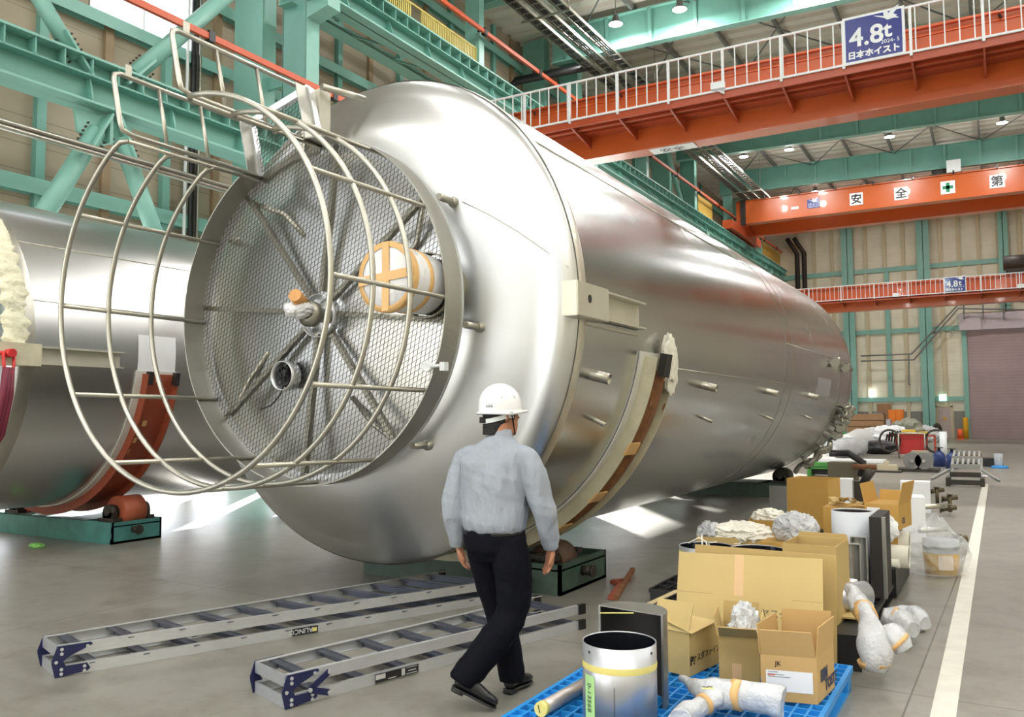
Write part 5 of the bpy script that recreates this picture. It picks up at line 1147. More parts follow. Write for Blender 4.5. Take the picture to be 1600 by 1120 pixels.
for i in range(5): g.add([K.f(.035, -.003, .145-.012*i-(.03 if i > 2 else 0)), K.f(.035+.05+.03*(i % 3), -.003, .145-.012*i-(.03 if i > 2 else 0)), K.f(.035+.05+.03*(i % 3), -.003, .148-.012*i-(.03 if i > 2 else 0)), K.f(.035, -.003, .148-.012*i-(.03 if i > 2 else 0))], [(0,1,2,3)])
g.build('label_print', mat('print_grey', (110, 110, 130), .6, var=0), K.t)
decal(K, 'label_stripe', mat('label_red', (220, 110, 80), .6), .033, .07, .128, .134, e=.0035)
text('JK', .035, K.f(.07, -.003, K.h-.05), K.u, UP, INK, 'hand_marks', K.t, .0003)
text('BIM', .08, K.f(K.w+.003, .06, K.h*.42), K.v, UP, mat('navy_ink', (50, 60, 84), .6), 'side_print', K.t, .0003, bold=.004); text('TOSTE', .075, K.f(K.w+.003, .14, K.h*.15), K.v, UP, MATS['navy_ink'], 'side_print', K.t, .0003, bold=.003)
# bubble wrapped fitting lying on the pallet
def P(px, py, z): return on_z(px, py, z)
t = thing('wrapped_fitting', 'bubble-wrapped pipe fitting with tan tape bands lying at the front of the blue pallet', 'wrapped part', P(1140, 1100, PZ))
g = MB()
def rough_tube(g, pts, rs, amp=.012, seed=0, n=28, k=5, fq=16):
    P_ = interp([(*p, r) for p, r in zip(pts, rs)], k); s0 = len(g.v); g.tube([Vector(p[:3]) for p in P_], [p[3] for p in P_], n)
    for i in range(s0, len(g.v)):
        v = Vector(g.v[i]); q = v*fq+Vector((seed, 0, 0)); g.v[i] = tuple(v+Vector((noise.noise(q), noise.noise(q+Vector((9,0,0))), noise.noise(q+Vector((0,9,0)))))*amp)
rough_tube(g, [P(1066, 1058, .24), P(1085, 1072, .24), P(1110, 1082, .24), P(1150, 1085, .24), P(1190, 1090, .24), P(1224, 1098, .23)], [.02, .035, .072, .07, .068, .075], seed=2); rough_tube(g, [P(1120, 1088, .24), P(1100, 1100, .22), P(1070, 1116, .2), P(1062, 1130, .19)], [.05, .045, .05, .06], seed=5); g.build('wrap', BWRAP, t)
for p_, q_, r0_, r1_ in ((P(1144, 1084, .24), P(1160, 1087, .24), .073, .072), (P(1084, 1071, .24), P(1091, 1075, .24), .038, .045), (P(1103, 1098, .225), P(1098, 1101, .22), .05, .05)): g = MB(); g.cyl(p_, q_, r0_, 28, r1_); g.build('tape_band', TAPE, t)
g = MB(); c = P(1106, 1075, .315); g.box(c, (.055, .02, .002), .6); st = g.build('yellow_note', YTAPE, t); text('YL9H', .02, c+Vector((-.02, -.01, .003)), (cos(.6), sin(.6), 0), (-sin(.6), cos(.6), 0), INK, 'note_text', st)
# large flat sheets leaning
def sheet(lab, corners, m, name='cardboard_sheet', th=.012, z0=None):
    t = thing(name, lab, 'cardboard', corners[0]); a, b, c, d = corners; n = (b-a).cross(d-a).normalized()*th
    g = MB(); vs = [a, b, c, d]; vs += [v-n for v in vs]; g.add(vs, [(0,1,2,3),(7,6,5,4),(0,4,5,1),(1,5,6,2),(2,6,7,3),(3,7,4,0)]); g.build('sheet', m, t); return t, n.normalized()
yb = 5.24
def upy(px, py, y): q = on_y(px, py, y); return q
a, b = upy(1053, 985, 5.15), upy(1286, 1000, 5.15); a.z = b.z = .15; c = upy(1285, 873, 5.36); d = upy(1061, 862, 5.36)
t, nn = sheet('large flat tan cardboard sheet with pale tape strip and printed lettering, leaning', [a, b, c, d], CARDL)
def onsheet(u, v, e=.003): return a.lerp(b, u)*(1-v)+d.lerp(c, u)*v+nn*e
g = MB(); g.add([onsheet(.41, .58), onsheet(.475, .58), onsheet(.475, 1), onsheet(.41, 1)], [(0,1,2,3)]); g.build('tape_strip', PTAPE, t)
g = MB(); g.add([onsheet(0, .578, .001), onsheet(1, .578, .001), onsheet(1, .584, .001), onsheet(0, .584, .001)], [(0,1,2,3)]); g.build('fold_line', mat('fold', (168, 146, 96), .8), t)
def hit(px, py):
    d_ = ray(px, py); k = (a+nn*.004-CAM).dot(nn)/d_.dot(nn); return CAM+d_*k
text('P.', .085, hit(1171, 962), (b-a), (d-a), INK, 'logo', t, .0005, bold=.003); text('ヤスダファ', .055, hit(1188, 962), (b-a), (d-a), INK, 'printed_text', t, .0005)
a2, b2 = upy(1083, 985, 5.42), upy(1306, 1000, 5.42); a2.z = b2.z = .005; c2, d2 = upy(1307, 868, 5.5), upy(1086, 850, 5.5)
sheet('flat tan cardboard sheet just behind the lettered one, sticking out at its right', [a2, b2, c2, d2], CARD)
q = on_z(1013, 944, .2); r_ = on_z(1060, 922, .2); g = MB(); g.bar(q, r_, .05, .006); tag(g.build('cardboard_strip', CEDGE, at=q), 'narrow cardboard strip sticking out left of the big leaning sheets', 'cardboard')
# second pallet row (black pallets)
pallet('pallet', 'black plastic pallet right behind the blue one, under the leaning sheets and cylinders', -2.35, -1.02, 5.6, 6.75, .14, BLACK, 6)
K = carton('black plastic crate right of the labelled open carton, beside the wrapped part', (1305, 1046), (1347, 1050), .6, 1000, 0.0, closed=True, m=BLACK, name='plastic_crate', h=.22)
p = V2d(1318, 990, .2)
def up_pipe(lab, px, py_top, dpx, y, zb, h_top=None):
    c = on_y(px, py_top, y); r = dpx/2*(c-CAM).length/FOC*.98; return pipe('steel_cylinder', lab, Vector((c.x, y, zb)), r, c.z-zb, CYL), c, r
t, c, r = up_pipe('open steel cylinder with a dark inside, left one behind the leaning sheets', 1103, 852, 80, 5.95, .141)
g = MB(); q = c+Vector((-.3*r-.12, -.9*r, -.06)); g.lathe([(r+.001, c.z-.141-.09), (r+.002, c.z-.141-.03)], Vector((c.x, 5.95, .141)), (0,0,1), 24, a0=RD(200), a1=RD(235), x0=(1,0,0)); g.build('tape_patch', YTAPE, t)
t, c2_, r2 = up_pipe('open steel cylinder with a dark inside, right one behind the leaning sheets', 1183, 857, 80, 5.95, .141)
g = MB(); p = on_y(1085, 838, 5.98); q = Vector((c.x, 5.95, c.z)); pts = [q+Vector((r*.2, 0, -.1)), q+Vector((.0, 0, .03)), q+Vector((-.05, 0, .05)), q+Vector((-.12, -.02, .01))]; g.tube(pts, .006, 6); g.tube([q+Vector((-.02, .0, -.1)), q+Vector((-.03, 0, .07))], .006, 6); g.tube([q+Vector((.05, .0, -.1)), q+Vector((.02, 0, .02)), q+Vector((.08, 0, .03))], .005, 6)
tag(g.build('white_rods', FOAM, at=q), 'white plastic ties poking out of the left open cylinder', 'ties')
K = carton('tall open carton standing right of the leaning sheets, its inside visible', (1226, 985), (1310, 996), .42, 848, .141, [('b', 92, .03)], m=CARD, h=None)
K = carton('long open carton full of foam behind the two steel cylinders', (1090, 905), (1218, 912), .62, 838, .15, None, m=CARD)
q = K.f(K.w*.5, K.d*.35, K.h); g = MB(); blob(g, q+Vector((.02, 0, 0)), (.27, .2, .11), 33, .42, 1.9, 5, True); tag(g.build('foam_sheet', FOAM, at=q), 'crumpled white foam sheet heaped in the long open carton', 'foam')
q = K.f(K.w*.14, K.d*.3, K.h); g = MB(); blob(g, q, (.1, .12, .1), 35, .5, 2.4, 4, True); tag(g.build('bubble_wrap', BWRAP, at=q), 'clear bubble wrap beside the foam sheet, at the left of the long open carton', 'bubble wrap')
K = carton('open carton with foam scraps, in front of the tall brown carton', (1170, 868), (1255, 874), .5, 812, .15, None, m=CARDD)
q = K.f(K.w*.35, K.d*.4, K.h); g = MB(); blob(g, q, (.17, .12, .09), 41, .5, 2.2, 4, True); tag(g.build('foam_scraps', FOAM, at=q), 'white foam scraps on top of the carton in front of the tall brown one', 'foam')
q = on_y(1243, 826, 7.4); g = MB(); blob(g, q, (.17, .14, .13), 44, .35, 2.0, 5, True); tag(g.build('bubble_wrap', BWRAP, at=q), 'rounded bundle of bubble wrap between the foam and the white half-round shroud', 'bubble wrap')
g = MB(); q2 = on_z(1243, 870, .15); g.bb((q.x-.25, 7.2, .14), (q.x+.25, 7.7, q.z-.1)); tag(g.build('carton', CARDD, at=(q.x, 7.45, .14)), 'low brown carton under the rounded bundle of bubble wrap', 'box')
K = carton('tall brown closed carton, the largest, standing behind the bubble wrap', (1231, 822), (1296, 827), .45, 747, .3, closed=False, m=CARDD)
g = MB(); g.bb(K.f(-.05, -.1, -.02), K.f(K.w+.1, K.d, -.16)); 
pallet('pallet', 'black plastic pallet farther back under the tall brown carton and the white shrouds', -2.6, -.85, 6.8, 9.4, .14, BLACK, 7)
g = MB(); c_ = K.f(K.w/2, K.d/2, 0); g.bb((c_.x-.45, c_.y-.4, .141), (c_.x+.45, c_.y+.4, .299)); tag(g.build('crate', MACH, at=(c_.x, c_.y, .141)), 'low dark crate under the tall brown carton', 'crate')
g = MB(); q = on_z(1218, 810, .0); g.bb((q.x-.14, q.y-.02, 0), (q.x+.12, q.y, .5)); tag(g.build('panel', GREY, at=q), 'grey panel standing upright left of the tall brown carton', 'panel')
# white and dark shrouds
def shr(lab, px0, px1, pyb, pyt, y, facing, m, zb=.141):
    a_ = on_y(px0, pyt, y); b_ = on_y(px1, pyt, y); return shroud(lab, Vector(((a_.x+b_.x)/2, y, zb)), (b_.x-a_.x)/2*1.0, (a_.z+b_.z)/2-zb, facing, m)
WSH = mat('white_enamel', (214, 218, 226), .3, var=.02)
t, c, r = up_pipe('tall white cylindrical shroud with a dark open top', 1331, 797, 57, 7.9, .141)
for ch_ in kids(t):
    ch_.data.materials.clear(); ch_.data.materials.append(WSH)
g = MB(); g.lathe([(r-.007, .01), (r-.007, c.z-.15)], Vector((c.x, 7.9, .141)), (0,0,1), 40); g.build('dark_inside', DARK, t)  # dark skin just inside the white wall
shr('half-round shroud with black inside, right of the tall open carton, front one', 1318, 1345, 930, 851, 6.9, -80, GAL)
shr('half-round shroud with black inside, just behind the front one', 1328, 1355, 930, 840, 7.3, -80, GAL)
q = on_y(1367, 862, 7.35); g = MB(); g.bb((q.x-.03, 7.3, .141), (q.x+.06, 7.9, q.z+.28)); tag(g.build('panel', DARK, at=(q.x, 7.4, .141)), 'black edge-on panel right of the tall white shroud', 'panel')
g = MB(); g.bb((q.x+.062, 7.3, .141), (q.x+.085, 7.36, q.z+.28)); tag(g.build('panel_trim', GAL, at=(q.x+.07, 7.3, .141)), 'pale edge strip of the black panel by the white shroud', 'strip')
q = on_y(1370, 826, 8.0); g = MB(); blob(g, q, (.16, .08, .14), 51, .3, 1.4, 4, True); tag(g.build('paper_sheet', WHITE, at=q), 'crumpled white paper with print hanging beside the tall white shroud', 'paper')
# carton stack with flaps
K = carton('lower carton of the two-high stack behind the white shroud', (1352, 895), (1405, 898), .45, 822, .141, closed=True, m=CARDD)
zt_ = .141+K.h+.002
K = carton('upper carton of the stack, its end flaps raised and a white label on it', (1352, 824), (1405, 828), .45, 786, zt_, [('l', 78, .18), ('r', 78, .2), ('b', 70, .1)], closed=True, m=CARDD)
decal(K, 'label', WHITE, .02, .13, K.h*.55, K.h*.85); decal(K, 'label', WHITE, .02, .13, K.h*.2, K.h*.45); text('OE', .08, K.f(K.w+.003, .1, K.h*.2), K.v, UP, MATS['navy_ink'], 'side_print', K.t)
q = on_y(1333, 786, 8.6); g = MB()
for i in range(26):
    c_ = q+Vector((random.uniform(-.2, .2), random.uniform(-.1, .1), random.uniform(-.03, .06))); g.box(c_, (random.uniform(.05, .12), random.uniform(.02, .05), .006), Matrix.Rotation(random.uniform(0, 3), 3, 'Z') @ Matrix.Rotation(random.uniform(-.9, .9), 3, 'X'))
tag(tag(g.build('paper_scraps', CARD, at=q), 'heap of torn brown packing paper behind the tall white shroud', 'packing paper'), kind='stuff')
g = MB(); g.bb((q.x-.25, 8.45, .141), (q.x+.25, 8.9, q.z-.03)); tag(g.build('carton', CARDD, at=(q.x, 8.6, .141)), 'plain carton under the torn packing paper, hidden behind the white shroud', 'box')
# white tubes, jars
for i, (px, py, r_, l_, w_) in enumerate(((1392, 868, .1, .3, 'larger white pipe piece with a yellow band lying on the black pallet'), (1385, 845, .1, .4, 'white pipe piece lying behind the banded one'), (1384, 879, .04, .22, 'small white tube lying in front of the banded pipe'))):
    q = on_y(px, py, 8.3+(.4 if i == 1 else -.2 if i == 2 else 0)); t = thing('pipe_piece', w_, 'pipe', q); g = MB(); g.lathe([(r_-.008, 0), (r_, 0), (r_, l_), (r_-.008, l_), (r_-.008, 0)], q-Vector((l_/2, 0, 0)), (1,0,0), 32); g.build('wall', mat('plastic_white', (226, 222, 210), .4), t)
    if i == 0: g = MB(); g.lathe([(r_+.002, .05), (r_+.002, .09)], q-Vector((l_/2, 0, -.0)), (1,0,0), 32); g.build('tape_band', YTAPE, t)
    g = MB(); g.lathe([(.0001, l_-.01), (r_-.008, l_-.01)], q-Vector((l_/2, 0, 0)), (1,0,0), 24); g.build('dark_bore', DARK, t)
for i, (px, py) in enumerate(((1378, 838), (1393, 836), (1402, 830))):
    q = on_y(px, py, 8.55+.1*i); t = thing('jar', ['left', 'middle', 'right'][i]+' of the small grey jars with black lids beside the lower carton', 'jar', q); g = MB(); g.cyl(q-UP*.1, q+UP*.05, .045, 16); g.build('jar_body', mat('jar_grey', (150, 146, 130), .4), t); g = MB(); g.cyl(q+UP*.05, q+UP*.085, .05, 16); g.build('lid', BLACK, t)
g = MB(); g.bb((on_y(1372, 880, 8.3).x, 8.0, .02), (on_y(1405, 880, 8.3).x, 9.2, on_y(1385, 885, 8.1).z)); tag(g.build('crate', BLACK, at=(-1.3, 8.3, .02)), 'black crate carrying the white pipe pieces', 'crate')
# white boxes
for i, (a_, b_, d_, ty, z_) in enumerate((((1404, 846), (1448, 848), .4, 776, .0), ((1408, 800), (1455, 802), .35, 752, .0), ((1310, 800), (1333, 801), .3, 748, .0))):
    K = carton(['white open-sided box, lower front one of the pair right of the carton stack', 'white box, upper rear one of the pair right of the carton stack', 'white panel box just right of the tall brown carton'][i], a_, b_, d_, ty, z_, closed=True, m=WHITE, name='white_box')
    g = MB(); g.add([K.f(K.w+.002, .03, .03), K.f(K.w+.002, K.d-.03, .03), K.f(K.w+.002, K.d-.03, K.h-.03), K.f(K.w+.002, .03, K.h-.03)], [(0,1,2,3)]); g.build('grey_side', GREY, K.t)
for i, (px, py) in enumerate(((1464, 768), (1484, 780), (1482, 796), (1495, 846))):
    q = on_z(px, py, .0); t = thing('valve_fitting', ['rusty valve fitting standing behind the white boxes', 'dark valve fitting lying on its side right of the white boxes', 'small dark fitting hanging at the pipe right of the white boxes', 'dark hose fitting by the plastic bag'][i], 'fitting', q)
    g = MB(); q = on_z(px, py, .22 if i < 2 else .1); g.cyl(q-Vector((.1, 0, 0)), q+Vector((.1, .1, .03)), .04, 14); g.cyl(q-UP*.2*(i < 2), q+UP*.07, .03, 12); g.cyl(q+UP*.07, q+UP*.085, .055, 14); g.cyl(q-Vector((.12, 0, 0)), q-Vector((.1, 0, 0)), .06, 14); g.build('fitting_body', mat('bronze_brown', (92, 82, 62), .5, .5, var=.2), t)
g = MB(); a_, b_ = on_z(1440, 792, .28), on_z(1478, 790, .28); g.cyl(a_, b_, .035, 12); tag(g.build('white_pipe', STEELP, at=a_), 'pale steel pipe lying across right of the upper white box', 'pipe')
a_, b_ = on_z(1436, 829, .2), on_z(1478, 827, .2); g = MB(); g.cyl(a_, b_, .03, 12); tag(g.build('white_pipe', STEELP, at=a_), 'pale steel pipe lying across below the first one, by the plastic bag', 'pipe')
# bagged bucket
bc = on_z(1470, 900); t = thing('bucket', 'yellow bucket with a grey lid inside a clear plastic bag, by the painted floor line', 'bucket', bc+Vector((0, .14, 0))); bc = bc+Vector((0, .16, 0))
BY = mat('bucket_yellow', (226, 176, 44), .35, var=.03); hb_ = zat(bc.x, bc.y, 842)
g = MB(); g.lathe([(.0001, .003), (.15, 0), (.166, hb_*.62)], bc, (0,0,1), 40); g.build('bucket_body', BY, t)
g = MB(); g.lathe([(.166, hb_*.62), (.168, hb_*.8), (.178, hb_*.81), (.178, hb_*.85), (.168, hb_*.86), (.168, hb_), (.0001, hb_)], bc, (0,0,1), 40); g.build('grey_upper', mat('bucket_grey', (176, 180, 184), .4), t)
g = MB(); vs = []
for i in range(7):
    a = RD(-95+i*8); vs += [bc+Vector((cos(a)*.169, sin(a)*.169, z)) for z in (.06, .2)]
g.add(vs, [(2*i, 2*i+2, 2*i+3, 2*i+1) for i in range(6)]); lb = g.build('label', mat('label_pink', (232, 214, 196), .5), t)
g = MB(); s0 = bc+Vector((-.07, -.02, .2)); blob(g, s0, (.3, .25, .29), 61, .3, 1.5, 5, True, .004)
for i, v in enumerate(g.v):
    v = Vector(v); k_ = max(0, (v.z-.33)/.25); ctr = Vector((bc.x-.02, bc.y, 0)); 
    if k_ > 0: v.x += (ctr.x-v.x)*min(.8, k_*.9); v.y += (ctr.y-v.y)*min(.8, k_*.9); v.z += .1*k_
    g.v[i] = tuple(v)
tag(g.build('plastic_bag', FILM, at=s0), 'clear crumpled plastic bag pulled over the yellow bucket', 'bag')
# wrapped parts on the floor right
def wrapped(lab, segs, bands, seed):
    t = thing('wrapped_part', lab, 'wrapped part', Vector(segs[0][0][0])); g = MB()
    for pts, rs in segs: rough_tube(g, pts, rs, .02, seed, fq=13); seed += 3
    g.build('wrap', BWRAP, t)
    for a_, b_, r0, r1 in bands: g = MB(); g.cyl(a_, b_, r0, 24, r1); g.build('tape_band', TAPE, t)
f_ = lambda px, py, y: on_y(px, py, y)
YW = 5.55
wrapped('long bubble-wrapped part with two tan tape bands leaning on the black crate', [([f_(1330, 918, YW+.3), f_(1343, 945, YW+.15), f_(1354, 962, YW), f_(1362, 990, YW-.05), f_(1368, 1020, YW-.1), f_(1366, 1044, YW-.1)], [.04, .065, .052, .085, .1, .075])], [(f_(1348, 952, YW+.1), f_(1356, 965, YW), .068, .062), (f_(1366, 1030, YW-.1), f_(1368, 1040, YW-.1), .098, .088)], 4)
wrapped('short bubble-wrapped elbow beside the long wrapped part, mouth to the right', [([f_(1375, 990, YW+.1), f_(1393, 995, YW+.05), f_(1405, 1005, YW), f_(1412, 1014, YW)], [.05, .08, .07, .06])], [(f_(1400, 1002, YW), f_(1405, 1007, YW), .083, .08)], 12)
wrapped('two-lobed bubble-wrapped part farther right on the floor, by the black pallet', [([f_(1378, 962, 6.6), f_(1395, 968, 6.6), f_(1412, 977, 6.55), f_(1428, 984, 6.5)], [.06, .09, .1, .06]), ([f_(1390, 962, 6.9), f_(1415, 962, 7.0), f_(1436, 969, 6.95), f_(1447, 975, 6.9)], [.05, .08, .09, .05])], [(f_(1390, 966, 6.6), f_(1396, 969, 6.6), .093, .096)], 25)
K = carton('flattened cardboard flap lying on the black crate behind the labelled carton', (1306, 965), (1340, 968), .35, 950, .24, closed=True, m=CARDL, name='cardboard_flap', h=.012)
g = MB(); q = on_z(1330, 985, .2); g.cyl(Vector((-1.05, 6.1, .35)), Vector((-.85, 6.35, .35)), .09, 20); tag(g.build('grey_tube', CYL, at=(-1.05, 6.1, .35)), 'short grey tube end behind the leaning wrapped part', 'tube')
g = MB(); g.cyl(on_y(1325, 925, 6.6), on_y(1338, 927, 6.6), .1, 20); tag(g.build('paper_roll', WHITE, at=on_y(1325, 925, 6.6)), 'white roll end between the tall open carton and the wrapped part', 'roll')
# ================================================================ farther floor items
def fz(px, py, z=0): return on_z(px, py, z)
a_ = fz(1312, 757); b_ = Vector((a_.x, a_.y, 0)); t = thing('machine_block', 'olive-grey machine block behind the tall brown carton', 'machine', b_)
g = MB(); g.bb((a_.x-.25, a_.y, 0), (a_.x+.35, a_.y+.5, zat(a_.x, a_.y, 722))); g.build('housing', mat('olive', (112, 106, 88), .6, var=.1), t)
g = MB(); g.tube([(a_.x-.2, a_.y, .7), (a_.x+.2, a_.y, .72), (a_.x+.5, a_.y+.1, .5), (a_.x+.45, a_.y, .2)], .08, 8); g.build('hose', BLACK, t)
g = MB(); g.cyl((a_.x+.3, a_.y-.1, .42), (a_.x+.8, a_.y-.1, .42), .06, 12); g.build('brown_pipe', RUST, t)
a_ = fz(1340, 790); g = MB(); g.bb((a_.x-.16, a_.y, 0), (a_.x+.2, a_.y+.3, .42)); g.cyl((a_.x+.1, a_.y, .4), (a_.x+.25, a_.y, .62), .07, 10); tag(g.build('motor_unit', MACH, at=a_), 'dark small motor unit right of the white panel box', 'motor')
# green roller frame under the far end
GRM = mat('machine_green', (70, 140, 66), .5, var=.1)
for i, (px, py, l) in enumerate(((1305, 700, 'upper green machine frame right of the far end of the nearer vessel'), (1290, 745, 'lower dark green machine frame under the far end of the nearer vessel'))):
    a_ = fz(px, py); h_ = zat(a_.x, a_.y, py-(32 if i == 0 else 22)); t = thing('green_machine', l, 'machine', a_); g = MB()
    for dx in (-.45, .35): g.bb((a_.x+dx, a_.y, 0), (a_.x+dx+.1, a_.y+.5, h_))
    g.bb((a_.x-.45, a_.y, h_*.55), (a_.x+.45, a_.y+.5, h_*.68)); g.bb((a_.x-.45, a_.y, h_-.1), (a_.x+.45, a_.y+.5, h_)); g.build('frame', GRM, t)
    g = MB(); g.bb((a_.x-.34, a_.y+.1, .05), (a_.x+.34, a_.y+.4, h_*.5)); g.build('core', DARK, t)
# two wheels roller
a_ = fz(1412, 737); b_ = fz(1460, 738); t = thing('turning_roller', 'grey turning roller with two big wheels standing on the far floor', 'roller unit', (a_+b_)/2); r_ = .23
g = MB(); g.bb((a_.x-.2, a_.y, 0), (b_.x+.1, a_.y+1., .08)); g.build('base_plate', MACH, t)
for k, x in enumerate((a_.x+.22, b_.x-.24)):
    g = MB(); g.cyl((x, a_.y-.0, .08+r_), (x, a_.y+.25, .08+r_), r_, 32); wl = g.build('wheel', GREY, t); g = MB(); g.cyl((x, a_.y-.08, .08+r_), (x, a_.y, .08+r_), .05, 14); g.build('hub', STEEL, wl)
g = MB(); g.bb(((a_.x+b_.x)/2-.2, a_.y+.3, .1), ((a_.x+b_.x)/2+.2, a_.y+.8, .56)); g.build('gearbox', mat('putty', (170, 160, 138), .5), t)
a_ = fz(1383, 738); g = MB(); g.bb((a_.x-.5, a_.y-.1, 0), (a_.x+.4, a_.y+.5, .05)); t = g.build('steel_plate', MACH, at=a_); tag(t, 'flat dark plate with scrap left of the two-wheeled roller', 'plate')
g = MB(); g.bb((a_.x-.2, a_.y+.1, .05), (a_.x+.3, a_.y+.35, .2)); g.bb((a_.x-.05, a_.y+.1, .2), (a_.x+.08, a_.y+.3, .3)); tag(g.build('scrap_block', mat('putty2', (200, 188, 160), .6), at=a_), 'pale scrap block lying on the flat dark plate', 'block')
# red generator
a_ = fz(1427, 716); t = thing('generator', 'red engine-driven machine with yellow top and hoses, behind the two-wheeled roller', 'generator', a_)
g = MB(); g.bb((a_.x-.5, a_.y, .15), (a_.x+.45, a_.y+.6, .85)); g.build('engine_case', mat('engine_red', (170, 36, 34), .45, var=.1), t)
g = MB(); g.bb((a_.x-.35, a_.y, .86), (a_.x+.1, a_.y+.5, 1.02)); g.bb((a_.x+.2, a_.y, .86), (a_.x+.5, a_.y+.4, .96)); g.build('tank', mat('tank_yellow', (214, 178, 60), .45), t)
g = MB()
for s in (-.75, .75): g.tube([(a_.x+s+.35*cos(k*.5), a_.y-.1+.05*k % .2, .62+.4*sin(k*.5)) for k in range(26)], .035, 6)
g.build('hose', MACH, t)
g = MB(); 
for dx in (-.45, .4): g.cyl((a_.x+dx, a_.y-.1, 0), (a_.x+dx, a_.y-.1, .9), .03, 8)
g.cyl((a_.x-.45, a_.y-.1, .9), (a_.x+.4, a_.y-.1, .9), .03, 8); g.build('frame', STEELP, t)
# red frame rack
a_ = fz(1400, 705); t = thing('frame_rack', 'brick-red tubular rack with tools, left of the red machine', 'rack', a_); RF = mat('frame_red', (172, 66, 50), .5)
g = MB(); h_ = zat(a_.x, a_.y, 680)
for x0_, x1_ in ((-.25, .05), (.05, .9)):
    g.bar((a_.x+x0_, a_.y, 0), (a_.x+x0_, a_.y, h_), .09); g.bar((a_.x+x1_, a_.y+.6, 0), (a_.x+x1_, a_.y+.6, h_), .09); g.bar((a_.x+x0_, a_.y, h_), (a_.x+x1_, a_.y+.6, h_), .09)
g.bar((a_.x+.05, a_.y, h_), (a_.x+1.5, a_.y, h_), .08); g.bar((a_.x+1.5, a_.y, 0), (a_.x+1.5, a_.y, h_), .08); g.build('tube_frame', RF, t)
g = MB()
for q in range(6): g.tube([(a_.x-.4+.12*q, a_.y-.1, h_*.4), (a_.x-.3+.1*q, a_.y-.12, h_+.2*random.random()), (a_.x-.2+.1*q, a_.y, h_*.9)], .035, 6)
g.build('hanging_hoses', MACH, t)
a_ = fz(1374, 709); g = MB(); blob(g, (a_.x, a_.y, .25), (.65, .4, .28), 71, .25, 1.2, 3, True, 0.0); t_ = tag(g.build('black_tub', BLACK, at=a_), 'black plastic tub in front of the white wrapped bundles', 'tub')
a_ = fz(1376, 702); g = MB(); blob(g, (a_.x+.3, a_.y+.6, .5), (.9, .5, .5), 72, .5, 2.2, 4, True, 0.0); tag(g.build('white_bags', WHITE, at=a_), 'heap of white plastic bags above the black tub', 'bags')
# wrapped long bundles
for i, (p0, p1, r0, l) in enumerate((((1322, 700), (1372, 672), .45, 'large white film-wrapped pipe bundle lying beyond the vessel end'), ((1296, 706), (1345, 690), .35, 'lower white film-wrapped bundle in front of the large one'), ((1300, 692), (1338, 676), .2, 'thin striped wrapped bundle next to the vessel end'))):
    A_ = fz(p0[0], p0[1]+10, 0); B_ = fz(p1[0], p1[1]+22, 0); A_.z = B_.z = r0; t = MB(); rough_tube(t, [A_, A_.lerp(B_, .3), A_.lerp(B_, .7), B_], [r0*.7, r0, r0*1.05, r0*.9], .08, i, fq=4); tag(t.build('wrapped_bundle', BWRAP if i else mat('white_wrap', (240, 240, 242), .3, bump=.4, bscale=6, var=.02), at=A_), l, 'bundle')
A_ = fz(1330, 722); g = MB(); g.bb((A_.x-1.2, A_.y, 0), (A_.x+1.0, A_.y+.8, .08)); tag(g.build('white_board', WHITE, at=A_), 'white board lying flat on the floor in front of the wrapped bundles', 'board')
